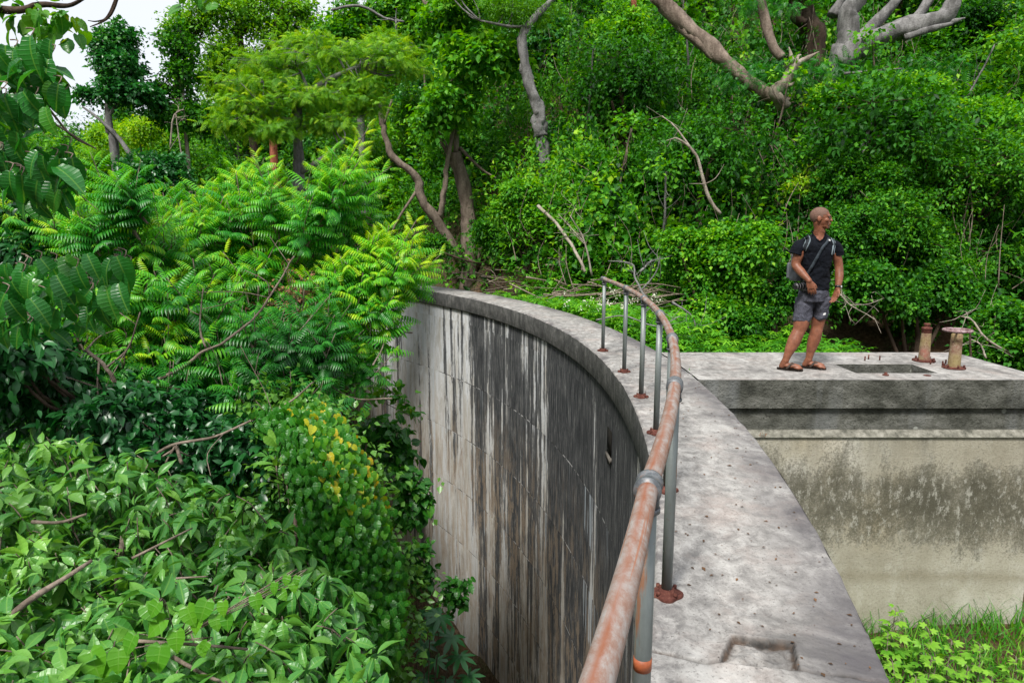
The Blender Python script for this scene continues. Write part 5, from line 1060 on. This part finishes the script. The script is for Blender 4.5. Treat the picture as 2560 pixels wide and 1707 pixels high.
# ---- leafy ground behind the dam
wb_ = MB()
for k in range(3000):
    y_ = rng.uniform(9.2, 17.5); x_ = float(edge_x(min(y_, 20))) + .12 + 4.6 * rng.random() ** 1.3
    if x_ > 6.5: continue
    z_ = float(terrain(x_, y_)); top_ = rng.uniform(.6, 1.12) * (1. if x_ < 3.6 else .5); P = np.array([x_, y_, z_ + top_])
    n = 9; a = rng.uniform(0, 6.28, n); d = np.c_[np.cos(a), np.sin(a), np.full(n, .1) + rng.normal(0, .2, n)]
    pos = P + d * .06 - np.c_[np.zeros((n, 2)), rng.uniform(0, .45, n)]
    scatter(wb_, PALM5, pos, d, UP + rng.normal(size=(n, 3)) * .25, rng.uniform(.10, .16, n), np.clip(rng.uniform(.45, .8) + rng.normal(0, .08, n), 0, 1))
tag(wb_.build('weeds', M_far, None), 'bright green knee-high weeds growing behind the dam crest', 'weeds', kind='stuff')
fl_ = MB()
for k in range(38):
    c_ = at(rng.uniform(1400, 1660), rng.uniform(715, 790), rng.uniform(11.5, 14.)); c_[2] = np.clip(c_[2], .0, .35)
    puffs(fl_, L2, c_, .045, 14, 1, .01, .035, (.9, 1.), .0, 0, .2)
M_flower = plain('white_petals', (.62, .62, .50), .6, .3, .15)
tag(fl_.build('flower_spikes', M_flower, None), 'tiny whitish flower spikes on the weeds behind the crest', 'flowers', kind='stuff')
# grass and weeds at the foot of the platform
gb_ = MB(); N = 9000; x_ = rng.uniform(1.7, 6.6, N); y_ = PY0 - rng.random(N) ** .8 * 3.2 + .0; z_ = terrain(x_, y_)
blade = leaf_tmpl([(0, .035, 0), (.35, .03, 0), (.7, .018, 0), (1, .003, 0)], .1, .75, 2)
d = norm(np.c_[rng.normal(size=(N, 2)) * .35, np.ones(N)])
scatter(gb_, blade, np.c_[x_, y_, z_], d, np.c_[rng.normal(size=(N, 2)), np.full(N, .2)], rng.uniform(.10, .28, N), rng.uniform(.2, .9, N))
N = 260; x_ = rng.uniform(3.4, 6.3, N); y_ = PY0 - rng.random(N) * .35; 
scatter(gb_, blade, np.c_[x_, y_, terrain(x_, y_)], norm(np.c_[rng.normal(size=(N, 2)) * .2, np.ones(N)]), np.c_[rng.normal(size=(N, 2)), np.full(N, .2)], rng.uniform(.2, .42, N), rng.uniform(.05, .5, N), rng.uniform(.3, .6, N))
tag(gb_.build('grass', M_grass, None), 'bright green grass growing at the foot of the rough wall', 'grass', kind='stuff')
lw = [(2240, 1520, 6.6), (2320, 1570, 6.2), (2380, 1600, 6.0), (2330, 1640, 5.7), (2420, 1665, 5.6), (2290, 1690, 5.6), (2480, 1690, 5.5), (2220, 1580, 6.5), (2540, 1640, 5.9), (2370, 1720, 5.4), (2230, 1650, 5.9), (2450, 1610, 6.1)]
WEED = (lambda lf: (lambda V, F: (V, F, np.zeros((len(V), 2))))(np.concatenate([np.c_[lf[0][:, 0] * s * math.cos(a) + lf[0][:, 1] * s * math.sin(a), -lf[0][:, 0] * s * math.sin(a) + lf[0][:, 1] * s * math.cos(a), lf[0][:, 2] * s] for a, s in [(0, 1), (.75, .85), (-.75, .85), (1.6, .6), (-1.6, .6)]]), np.concatenate([lf[1] + k * len(lf[0]) for k in range(5)])))(leaf_tmpl([(0, .08, 0), (.35, .22, 0), (.65, .20, 0), (1, .01, 0)], .15, .2))
ordn = ['first', 'second', 'third', 'fourth', 'fifth', 'sixth', 'seventh', 'eighth', 'ninth', 'tenth', 'eleventh', 'twelfth']
for k, q in enumerate(sorted(lw)):
    c_ = at(*q); foot = np.array([c_[0], c_[1], float(terrain(c_[0], c_[1]))]); o = empty('leafy_weed', foot, f'pale pointed-leaf weed in the grass, {ordn[k]} counting away from the crest edge', 'weed', 'leafy weeds in the grass')
    tb = MB(); limb(tb, [foot - [0, 0, .05], (foot + c_) / 2 + rng.normal(size=3) * .03, c_], .008, .004, 5, 0)
    mb = MB(); n = 15; a = np.arange(n) * 2.4; t = np.linspace(.3, 1, n); d = np.c_[np.cos(a), np.sin(a), .05 + .3 * t ** 3]; P0 = foot + (c_ - foot) * t[:, None]; P = P0 + norm(d) * (.11 * (1.1 - .8 * t))[:, None]
    for u_, v_ in zip(P0, P): limb(tb, [u_, v_], .003, .002, 4, 0, n=1)
    scatter(mb, WEED, P, d, UP + rng.normal(size=(n, 3)) * .25, .105 * (1.15 - .6 * t ** 3) * rng.uniform(.8, 1.2, n), np.clip(.6 + .35 * t + rng.normal(0, .08, n), 0, 1)); tb.build('stem', M_twig, o, True); mb.build('foliage', M_grass, o)

# ---- downstream valley: thicket mass left of the dam
XM_Y, XM_X = [2, 3, 5, 8, 10, 20, 26], [-.9, -.85, -1.25, -2.2, -3.1, -5.4, -8.5]
tm = MB(); K = 1500; y_ = 5.5 + 22 * rng.random(K) ** 1.1; xr = np.interp(y_, XM_Y, XM_X); x_ = xr - rng.random(K) * (y_ * .8 + 1.5 + xr * 0 + .0)
zc = np.interp(y_, [5, 8, 12, 16, 20, 27], [-2.3, -1.7, -.7, .0, .7, 1.6]) - .9 * np.exp(-((x_ - xr) / .8) ** 2)
for a, b, c_ in zip(x_, y_, zc):
    if float(dam_off(a, b)) > -.9: continue
    r = rng.uniform(.45, .9); h = rng.uniform(.15, .6); c_ = c_ - rng.random() ** 2 * 1.6
    puffs(tm, L2 if rng.random() < .6 else L2b, (a, b, c_), (r, r, r * .9), int(38 * r) + 10, 8, .11, .085 + .003 * b, (h - .15, h + .15), hollow=.5, zb=.5)
tag(tm.build('valley_thicket', M_far), 'dense green thicket filling the valley left of the dam', 'thicket', kind='stuff')

# pinnate-leaved trees in the middle left
def pinnate_tree(name, label, crowns, lims, T, tint, base, extra=(), n=10, L=.36, mat=M_pin, tipn=.3):
    o = empty(name, base, label, 'tree'); tb = MB(); cb = MB()
    for q in lims: limb(tb, q[0], q[1], q[2], 8, .1, q[1] * .12)
    an = np.concatenate([catmull(q[0], 5) for q in lims])
    for c, r, ns in crowns:
        shoot_crown(cb, tb, c, r, int(ns * 1.25), n, L, T, tint, tipn=tipn)
        a = an[np.argmin(np.linalg.norm(an - c, axis=1))]; limb(tb, [a, (a + c) / 2 - [0, 0, .1], np.asarray(c)], .025, .012, 6, .05, n=3)
    for bs, tp, nn, LL, tt in extra:
        shoot(cb, tb, bs, tp, nn, LL, FR_HI, tt, r=.012, tipn=.45, t0=.12); v_ = tp - bs
        for k in range(5): shoot(cb, tb, bs + v_ * rng.uniform(0, .3), bs + v_ * rng.uniform(.45, .88) + rng.normal(size=3) * np.array([.22, .15, .06]) * max(.6, np.linalg.norm(v_)), int(nn * .5), LL * .95, FR_HI, tt - .08, r=.008, tipn=.4, t0=.2)
    tb.build('trunk', M_bark_brown, o, True); cb.build('crown', mat, o); return o
A_ = lambda a, b, Y_: at(a, b, Y_)
t1 = down_to_ground(A_(560, 1150, 9))
pinnate_tree('feather_leaf_tree', 'bright feathery-leaved tree with upright shoot tips in front of the umbrella tree trunk',
    [(A_(640, 590, 9.2), (1.3, 1., .8), 60), (A_(480, 620, 8.6), (1.1, 1., .8), 55), (A_(760, 640, 8.8), (.9, .9, .8), 36), (A_(560, 720, 8.), (1.3, .9, .7), 50), (A_(700, 740, 8.2), (.9, .8, .6), 26), (A_(640, 490, 9.0), (.55, .5, .5), 20), (A_(870, 500, 8.4), (.5, .5, .7), 22)],
    [([t1, A_(560, 1150, 9), A_(560, 900, 8.8), A_(620, 700, 9)], .11, .04), ([A_(560, 950, 8.8), A_(500, 800, 8.5), A_(470, 650, 8.6)], .06, .03)], FR_HI, (.15, .55), t1,
    extra=[(A_(760, 640, 8.), A_(925, 312, 8.), 24, .36, .5), (A_(740, 660, 7.9), A_(860, 420, 7.8), 20, .36, .45), (A_(700, 620, 8.), A_(632, 388, 8.), 20, .34, .5), (A_(640, 640, 8.2), A_(590, 430, 8.4), 15, .34, .4), (A_(820, 560, 7.9), A_(900, 400, 7.7), 15, .34, .45), (A_(540, 620, 8.2), A_(560, 490, 8.4), 12, .30, .5), (A_(440, 620, 8.), A_(455, 515, 8.), 12, .3, .45)])
t2 = down_to_ground(A_(1010, 1000, 8.5) - [1.2, 0, 0])
pinnate_tree('yellow_tipped_tree', 'feathery-leaved tree with yellow-green tips leaning over the far part of the crest',
    [(A_(970, 660, 7.8), (.6, .5, .42), 22), (A_(890, 720, 7.6), (.6, .5, .4), 20), (A_(860, 820, 7.4), (.45, .4, .35), 12)],
    [([t2, A_(820, 960, 7.8), A_(880, 830, 7.8), A_(940, 700, 7.8), A_(1000, 640, 7.8)], .035, .012)], FR_HI, (.35, .6), t2,
    extra=[(A_(920, 760, 7.6), A_(1042, 548, 7.6), 24, .33, .62), (A_(900, 740, 7.6), A_(935, 590, 7.6), 18, .31, .6), (A_(940, 720, 7.6), A_(1070, 640, 7.5), 17, .31, .6), (A_(860, 760, 7.4), A_(830, 650, 7.4), 15, .30, .5), (A_(880, 960, 7.2), A_(985, 880, 7.1), 14, .26, .35), (A_(850, 930, 7.2), A_(905, 860, 7.1), 12, .26, .4), (A_(930, 800, 7.4), A_(985, 740, 7.3), 12, .28, .45), (A_(780, 940, 7.0), A_(840, 850, 7.0), 12, .28, .35)])
t3 = down_to_ground(A_(260, 1150, 7.5))
pinnate_tree('arching_shoot_tree', 'feathery-leaved tree with long arching shoots beside the big ribbed leaves',
    [(A_(300, 620, 7.2), (.9, .8, .6), 36), (A_(150, 600, 7.4), (.8, .8, .6), 26), (A_(400, 760, 6.8), (.9, .8, .6), 32), (A_(380, 900, 6.6), (1.0, .8, .5), 22)],
    [([t3, A_(260, 1150, 7.5), A_(280, 950, 7.2), A_(320, 700, 7.2)], .08, .03)], FR_HI, (.2, .6), t3,
    extra=[(A_(350, 600, 6.8), A_(225, 380, 6.8), 28, .33, .35), (A_(370, 560, 6.7), A_(290, 440, 6.7), 18, .32, .35), (A_(250, 640, 6.6), A_(190, 520, 6.6), 15, .32, .4)])
t4 = down_to_ground(A_(700, 1150, 7.))
pinnate_tree('shaded_feather_tree', 'deep green feathery-leaved sapling under the crossing brown branches',
    [(A_(620, 850, 6.8), (1.2, .7, .5), 40), (A_(780, 850, 6.8), (.7, .6, .5), 22), (A_(520, 980, 6.2), (1., .7, .45), 30), (A_(720, 1000, 6.2), (.7, .6, .4), 16)],
    [([t4, A_(700, 1150, 7.), A_(690, 950, 6.8), A_(640, 820, 6.8)], .05, .02)], FR_HI, (.02, .35), t4, L=.32, tipn=.15)
# brown branches crossing in front of them
dead('crossing_branch', 'dark brown forked branch sweeping up right in the middle of the left thicket', [([(310, 1040, 5.9), (300, 1000, 5.9), (290, 960, 5.9), (262, 915, 5.9), (215, 875, 5.9)], .030, .022), ([(292, 965, 5.9), (370, 958, 5.9), (460, 915, 5.9), (505, 880, 5.9), (560, 855, 5.9), (640, 790, 6.), (700, 700, 6.1), (735, 640, 6.2)], .022, .010), ([(262, 922, 5.9), (320, 870, 5.9), (350, 780, 5.9)], .014, .008), ([(515, 870, 5.9), (500, 820, 5.9), (508, 720, 5.9)], .013, .007)], M_bark_brown, 'branch', forks=3)
dead('crossing_branch', 'long thin brown branch curving right above the lance-leaved tree', [([(395, 1132, 5.2), (440, 1110, 5.2), (540, 1090, 5.2), (650, 1040, 5.3), (730, 1000, 5.4), (782, 955, 5.5)], .018, .008), ([(455, 1160, 5.2), (440, 1110, 5.2)], .02, .018)], M_bark_brown, 'branch', forks=3)
dead('crossing_branch', 'dark stem slanting behind the yellow-tipped tree to the mossy umbrella trunk', [([(640, 640, 9.5), (700, 600, 9.4), (770, 520, 9.3), (890, 400, 9.2)], .022, .012)], M_bark_dark, 'branch')
dead('crossing_branch', 'leaning grey-brown stem behind the red-brown seed heads', [([(555, 870, 6.9), (620, 955, 6.8)], .03, .03), ([(730, 920, 7.), (700, 840, 7.), (670, 780, 7.)], .02, .014)], M_bark_brown, 'branch')
sh = empty('seed_head_shrub', down_to_ground(A_(740, 900, 7.5)), 'shrub with clusters of dry red-brown seed pods left of the far crest', 'shrub')
tb = MB(); mb = MB(); f0 = down_to_ground(A_(740, 900, 7.5))
limb(tb, [f0, A_(750, 950, 7.4), A_(745, 820, 7.4)], .03, .015)
for k in range(60):
    q = A_(rng.normal(750, 42), rng.normal(755, 45), 7.3 + rng.normal() * .15); limb(tb, [A_(745, 840, 7.4), (A_(745, 800, 7.4) + q) / 2, q], .006, .003, 4, 0, n=2)
    puffs(mb, L2b, q, .05, 7, 2, .012, .035, (.3, .9), .4, 0, .2)
tb.build('stem', M_twig, sh, True); mb.build('seed_heads', M_dry, sh)

# dark glossy tree behind the lance-leaved one
c0 = A_(250, 1050, 5.9); fo = down_to_ground(c0)
make_tree('dark_glossy_tree', 'dark glossy-leaved tree in the shade below the hanging ribbed leaves', 'tree', [dict(c=A_(a, b, Y_), r=(r, r * .8, r * .6), n=6, f=.45, T=L4, ncl=60, k=7, cr=.07, size=.10, tint=(.0, .32), droop=.5) for a, b, Y_, r in [(150, 980, 6.3, .8), (330, 1060, 5.6, .7), (450, 1050, 5.8, .5), (80, 930, 6.0, .7), (40, 560, 7.5, .8), (60, 660, 7., .6), (30, 860, 5.4, .6), (560, 1090, 5.8, .5), (640, 1130, 5.6, .5)]],
          [([fo, (fo + c0) / 2, c0], .10, .04)], M_gloss, M_bark_dark, base=fo)

# lance-leaved tree in the foreground
c0 = A_(420, 1450, 3.8); fo = np.array([-2.6, 3.6, -11.])
lo = empty('lance_leaf_tree', fo, 'foreground tree top of long glossy drooping lance-shaped leaves', 'tree'); tb = MB(); cb = MB()
hub = np.array([-2.6, 3.6, -2.2]); limb(tb, [fo, (fo + hub) / 2, hub], .14, .08)
def whorl(cb, P, d, n, size, T, tint, droop=.8):
    a = np.arange(n) * 2.4 + rng.uniform(0, 6.28); u = norm(np.cross(d, UP + [.01, 0, 0])); v = np.cross(u, d); o = u * np.cos(a)[:, None] + v * np.sin(a)[:, None]
    dv = norm(o + d * .45 - UP * droop * rng.uniform(.3, 1.6, (n, 1))); pos = P - d * (rng.random((n, 1)) * .10); up = norm(UP * .8 + d * .3 + rng.normal(size=(n, 3)) * .5 + o * .5)
    scatter(cb, T, pos + dv * .015, dv, up, size * rng.uniform(.7, 1.2, n), np.clip(tint + rng.normal(0, .10, n), 0, 1), rng.uniform(.85, 1.2, n))
ntw = 0
for k in range(1350):
    a, b = rng.uniform(-140, 930), rng.uniform(1090, 1860)
    top_ = np.interp(a, [-140, 150, 330, 520, 700, 800, 900, 940], [1050, 1085, 1130, 1200, 1290, 1400, 1480, 1640])
    if b < top_ or (a > 860 and b < 1440): continue
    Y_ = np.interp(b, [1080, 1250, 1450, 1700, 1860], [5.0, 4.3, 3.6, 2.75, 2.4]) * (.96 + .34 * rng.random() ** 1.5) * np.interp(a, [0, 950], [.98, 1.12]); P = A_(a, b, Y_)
    d = norm(np.array([rng.normal() * .5, -.25 + rng.normal() * .4, .75])); sz = .125 * rng.uniform(.8, 1.2); t_ = .52 - 1.1 * (Y_ / np.interp(b, [1080, 1250, 1450, 1700, 1860], [5.0, 4.3, 3.6, 2.75, 2.4]) - 1.05) + rng.normal() * .1  # leaf tint darkens deeper in the crown, standing in for shade
    whorl(cb, P, d, int(rng.integers(6, 10)), sz, L_LANCE, t_)
    if k % 2 == 0: limb(tb, [P - d * .22 - [0, 0, .08], P - d * .1, P + d * .01], .006, .003, 5, 0, n=2)
for q, a, b in [([(-20, 1590, 3.2), (60, 1510, 3.3), (170, 1440, 3.5), (230, 1400, 3.6)], .022, .010), ([(80, 1304, 4.), (150, 1305, 4.), (215, 1285, 4.)], .012, .008), ([(330, 1395, 3.5), (420, 1350, 3.6), (480, 1320, 3.8)], .008, .005), ([(430, 1640, 2.9), (520, 1690, 2.9), (600, 1720, 2.9)], .010, .006), ([(320, 1600, 3.), (480, 1610, 3.), (620, 1622, 3.05)], .009, .006), ([(440, 1445, 3.3), (520, 1440, 3.35)], .006, .004)]: limb(tb, [A_(*z) for z in q], a, b, 8, .1)
for q in [(100, 1500, 3.6), (400, 1500, 3.4), (700, 1500, 3.7), (300, 1250, 4.4)]: limb(tb, [hub, (hub + A_(*q)) / 2 - [0, 0, .2], A_(*q) - [0, 0, .25]], .05, .02, 8, .1)
tb.build('trunk', M_bark_brown, lo, True); cb.build('crown', M_lance, lo)
# light green round-leaved creeper in front of it
cr0 = A_(450, 1540, 2.95); co = empty('round_leaf_creeper', cr0, 'light green heart-shaped leaves of a creeper on top of the lance-leaved tree', 'creeper'); mb = MB(); tb = MB()
hs = [(400, 1525, .085), (415, 1575, .11), (445, 1600, .10), (470, 1540, .10), (500, 1560, .085), (520, 1525, .10), (540, 1555, .075), (570, 1555, .075), (405, 1645, .13), (340, 1610, .10), (300, 1650, .11), (365, 1535, .09), (560, 1520, .07), (640, 1505, .075), (690, 1470, .06), (700, 1490, .06), (720, 1450, .05), (735, 1465, .06), (745, 1450, .045), (230, 1660, .14), (260, 1695, .13), (505, 1625, .06), (520, 1618, .06)]
for a, b, s in hs:
    P = A_(a, b, 2.9 if b > 1500 else 3.1); d = norm(np.array([rng.normal() * .35, -.35, -.55])); scatter(mb, L_HEART, P + [0, 0, s * .5], d, np.array([rng.normal() * .2, -.8, .8]), s, .66 + rng.normal() * .05)
    limb(tb, [P + [0, 0, s * .5], P + [0, .05, .02], A_(440, 1600, 3.0)], .003, .002, 4, 0, n=2)
tb.build('stem', M_twig, co, True); mb.build('foliage', M_heart, co)

# broad ribbed leaves hanging in from the left
ro = empty('ribbed_leaf_tree', (-4.2, 2.6, -10.), 'tree with very large ribbed dark green leaves hanging in at the left edge', 'tree'); tb = MB(); mb = MB()
limb(tb, [(-4.2, 2.6, -10.), (-4.3, 2.8, -4), (-4., 3., 1.), (-3.8, 3.1, 2.2)], .16, .07)
hub = np.array([-3.9, 3.05, 1.2])
def hang(regs, Y0, size, tint, n):
    for (a0, b0, a1, b1, cnt) in regs:
        for k in range(cnt):
            a, b = rng.uniform(a0, a1), rng.uniform(b0, b1); P = A_(a, b, Y0 + rng.uniform(-.25, .35))
            d = norm(np.array([rng.normal() * .38, -.15 + rng.normal() * .25, -1.])); s = size * rng.uniform(.7, 1.15)
            up = norm(np.array([rng.normal() * .45, -1., .45 + rng.normal() * .3]))
            if rng.random() < .25: d = norm(np.array([rng.normal(), -.2, -.3])); up = norm(np.array([rng.normal() * .3, -.5, 1.]))
            scatter(mb, L_RIB, P - d * s * .5, d, up, s, np.clip(tint + rng.normal() * .15, 0, 1))
            if k % 3 == 0: limb(tb, [P - d * s * .5, P - d * s * .6 + [0, .02, .02], P - d * s * .6 + [-.05, .05, .03]], .002, .003, 5, 0, n=2)
hang([(-60, 130, 110, 190, 26), (-60, 170, 140, 300, 44), (100, 130, 160, 200, 6), (70, 200, 150, 290, 10), (-60, 250, 60, 370, 26), (60, 390, 180, 440, 18), (20, 400, 160, 520, 30), (-60, 380, 70, 480, 28), (140, 430, 190, 500, 6)], 2.9, .120, .5, 0)
hang([(-60, 680, 120, 780, 34), (60, 665, 220, 760, 26), (180, 660, 310, 760, 24), (-60, 770, 90, 850, 24), (90, 750, 280, 840, 24), (270, 660, 335, 770, 10)], 3.0, .118, .6, 0)
for q in [(-20, 160, 3.2), (-20, 400, 3.2), (-20, 700, 3.3)]: limb(tb, [hub, (hub + A_(*q)) / 2, A_(*q)], .03, .014, 7, .08)
for q in [[(-20, 160, 3.2), (60, 170, 3.2), (120, 190, 3.2)], [(-20, 400, 3.2), (80, 390, 3.2), (150, 410, 3.2)], [(-20, 700, 3.3), (120, 690, 3.3), (250, 680, 3.3)]]: limb(tb, [A_(*z) for z in q], .014, .005, 6, 0)
for q in [[(40, 250, 3.), (120, 300, 3.), (235, 370, 3.2)], [(120, 270, 3.), (180, 340, 3.2), (240, 372, 3.3)]]: limb(tb, [A_(*z) for z in q], .006, .003, 6, 0)
tb.build('trunk', M_bark_brown, ro, True); mb.build('crown', M_rib, ro)
ro = empty('overhanging_tree', (-4.6, 4.4, -10), 'tree reaching in at the top left corner with small translucent round leaves', 'tree'); tb = MB(); mb = MB()
limb(tb, [(-4.6, 4.4, -10.), (-4.7, 4.5, 0), (-4.5, 4.6, 3.2)], .14, .06); limb(tb, [(-4.5, 4.6, 3.2), A_(-20, 22, 4.6), A_(100, 12, 4.6), A_(170, 15, 4.6), A_(222, -10, 4.6)], .03, .008)
for q in [(60, 40), (100, 55), (130, 70), (150, 40), (40, 50), (90, 20), (160, 60), (5, 10), (120, 30), (480, -15), (520, -20)]: puffs(mb, L_HEART, A_(q[0], q[1], 4.6), .10, 9, 1, .03, .080, (.45, .66), .8, -.2, .2)
limb(tb, [A_(300, -30, 4.6), A_(285, 20, 4.6), A_(265, 50, 4.6), A_(225, 68, 4.6)], .012, .003, 6); limb(tb, [A_(290, 0, 4.6), A_(270, 40, 4.6), A_(248, 58, 4.6)], .010, .003, 6); limb(tb, [A_(268, 48, 4.6), A_(240, 54, 4.6), A_(220, 52, 4.6)], .006, .003, 5); limb(tb, [(-4.5, 4.6, 3.2), A_(200, -200, 4.6), A_(300, -30, 4.6)], .03, .012, 6)
tb.build('trunk', M_bark_dark, ro, True); mb.build('crown', M_heart, ro)

# vine mound against the dam
vo = empty('vine_mound', (-1.3, 5.2, -11), 'tall mound of heart-leaved vine with yellow leaves beside the dam wall', 'vine'); mb = MB()
ridge = [(800, 1010, 5.6), (850, 1060, 5.4), (890, 1110, 5.2), (930, 1200, 5.1), (960, 1290, 5.1), (985, 1380, 5.1), (1010, 1480, 5.1), (1000, 1600, 4.8), (960, 1700, 4.6)]
for k in range(6500):
    t = rng.random() * (len(ridge) - 1); i_ = int(t); f_ = t - i_; q = np.array(ridge[i_]) * (1 - f_) + np.array(ridge[i_ + 1]) * f_
    back = rng.random() ** 1.2; P = at(q[0] - back * (160 + (q[1] - 1000) * .16) + rng.normal() * 9, q[1] + back * 26 + rng.normal() * 8, q[2] - .45 * math.sin(back * 2.2) + rng.normal() * .08)
    out = norm(np.array([.6 - back * 1.1, -.8, .35])); d = norm(np.array([rng.normal() * .4, -.3 + rng.normal() * .3, -.8])); up = norm(out + rng.normal(size=3) * .3)
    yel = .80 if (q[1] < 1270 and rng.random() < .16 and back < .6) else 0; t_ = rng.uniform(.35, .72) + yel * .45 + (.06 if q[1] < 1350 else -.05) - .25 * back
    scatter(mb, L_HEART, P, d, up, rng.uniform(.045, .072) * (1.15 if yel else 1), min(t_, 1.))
core = MB()
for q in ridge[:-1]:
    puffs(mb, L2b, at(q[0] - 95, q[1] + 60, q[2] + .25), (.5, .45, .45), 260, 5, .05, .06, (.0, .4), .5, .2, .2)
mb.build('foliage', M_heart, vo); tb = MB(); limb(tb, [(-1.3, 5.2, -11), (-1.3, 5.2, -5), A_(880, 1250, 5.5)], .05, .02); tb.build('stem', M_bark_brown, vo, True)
# obovate-leaved shrub left of the mound
c0 = A_(730, 1150, 4.9); fo = down_to_ground(c0); oo_ = empty('whorled_shrub', fo, 'shrub with upright whorls of light green spoon-shaped leaves left of the vine mound', 'shrub'); mb = MB(); tb = MB()
for a, b in [(755, 1080), (745, 1150), (760, 1190), (700, 1110), (800, 1140), (715, 1190), (840, 1240), (880, 1260), (780, 1230), (690, 1160), (735, 1120), (820, 1200)]:
    P = A_(a, b, 4.75 + rng.uniform(0, .3)); whorl(mb, P, norm(np.array([rng.normal() * .2, -.1, 1.])), 13, .115, L_OBOV, .78, -.25); limb(tb, [P - [0, -.05, .4], P], .006, .005, 5, 0, n=2)
for k in range(30):
    P = A_(rng.uniform(640, 880), rng.uniform(1090, 1330), 5.1 + rng.uniform(0, .4)); whorl(mb, P, norm(np.array([rng.normal() * .3, -.2, 1.])), 12, .12, L_OBOV, .3, .1)
limb(tb, [fo, (fo + c0) / 2, c0 - [0, 0, .4]], .04, .015); tb.build('stem', M_bark_brown, oo_, True); mb.build('foliage', M_lance, oo_)
# palmate plants at the foot of the mound
pl_lab = ['big dark palmate-leaved plant at the bottom beside the dam face', 'palmate-leaved plant just above the bottom one, close to the dam face']
for k, (qs, sz, dY) in enumerate([([(1075, 1560), (1150, 1640), (1090, 1650), (1130, 1590), (1060, 1610), (1170, 1690), (1120, 1700), (1060, 1690), (1100, 1540)], .21, 6.2), ([(1060, 1530), (1085, 1525), (1110, 1548), (1040, 1560)], .15, 6.8)]):
    c0 = A_(*qs[0], dY); fo = np.array([c0[0] - .1, c0[1], c0[2] - 2.5]); o = empty('palmate_plant', fo, pl_lab[k], 'plant', 'palmate plants beside the dam'); tb = MB(); mb = MB()
    for a, b in qs:
        P = A_(a, b, dY + rng.uniform(-.2, .2)); limb(tb, [fo, (fo + P) / 2 + [0, 0, .1], P], .012, .005, 5, 0); scatter(mb, PALM, P, norm(np.array([rng.normal() * .5, -1, -.15])), np.array([rng.normal() * .2, -.5, 1.]), sz * rng.uniform(.8, 1.1), rng.uniform(.15, .4))
    tb.build('stem', M_bark_brown, o, True); mb.build('foliage', M_gloss, o)
# plants clinging to the dam face beside the mound
def cling(label, pts, Y_, size, tint, T=L_HEART, n=60, r=.16, mat=M_heart):
    c0 = A_(*pts[0], Y_); o = empty('wall_plant', c0, label, 'plant'); mb = MB(); tb = MB()
    for a, b in pts: puffs(mb, T, A_(a, b, Y_), (r, r * .8, r), n, 2, .03, size, tint, .5, .2, .3)
    limb(tb, [A_(*q, Y_ + .05) for q in pts] if len(pts) > 2 else [A_(*pts[0], Y_), A_(*pts[-1], Y_ + .1)], .012, .006, 5, 0); tb.build('stem', M_twig, o, True); mb.build('foliage', mat, o)
cling('dark leafy plant clinging to the wall face above the yellow leaves', [(985, 1110), (960, 1080), (1000, 1150), (930, 1090), (970, 1150)], 8.2, .10, (.15, .45), n=50, r=.22)
cling('heart-leaved plant on the wall face halfway down the vine mound', [(1030, 1230), (1050, 1260), (1010, 1210), (1020, 1280)], 7.6, .10, (.2, .5), n=50, r=.2)
cling('small trailing plant on the wall face beside the lower vine mound', [(1050, 1420), (1040, 1380), (1060, 1450), (1130, 1500), (1140, 1480)], 7., .07, (.2, .5), n=50, r=.16)
cling('bright trailing sprig hanging on the far wall face under the yellow-tipped tree', [(960, 960), (985, 985), (1015, 1010), (1030, 1040), (930, 990)], 10.5, .09, (.45, .75), n=16, r=.16)
# small weeds rooted in the joint between crest and platform
for k_, (a_, b_, lab) in enumerate([(1722, 928, 'tiny green tuft sprouting in the joint between the crest and the platform'), (1908, 1094, 'tiny dry tuft on the crest edge above the rough wall')]):
    P_ = onz(a_, b_); mb = MB(); puffs(mb, L2n, P_ + [0, 0, .008], .022, 16, 1, .006, .022, (.3, .8), -.4, .6, .1); tag(mb.build('weed_tuft', M_dry if k_ else M_far, None), lab, 'weed')
# dry leaf specks on the crest and platform
lf = MB(); N = 420; s_ = rng.uniform(-5.6, 4, N); o_ = rng.uniform(.05, .82, N); q = path(s_, o_); a = rng.uniform(0, 6.28, N)
scatter(lf, L2, np.c_[q, np.full(N, .006)], np.c_[np.cos(a), np.sin(a), np.zeros(N)], UP, rng.uniform(.008, .026, N) * np.where(rng.random(N) < .1, 1.6, 1), rng.uniform(0, .6, N))
tag(lf.build('leaf_litter', M_dry), 'small dry brown leaf bits scattered along the crest walkway', 'dry leaves', kind='stuff')
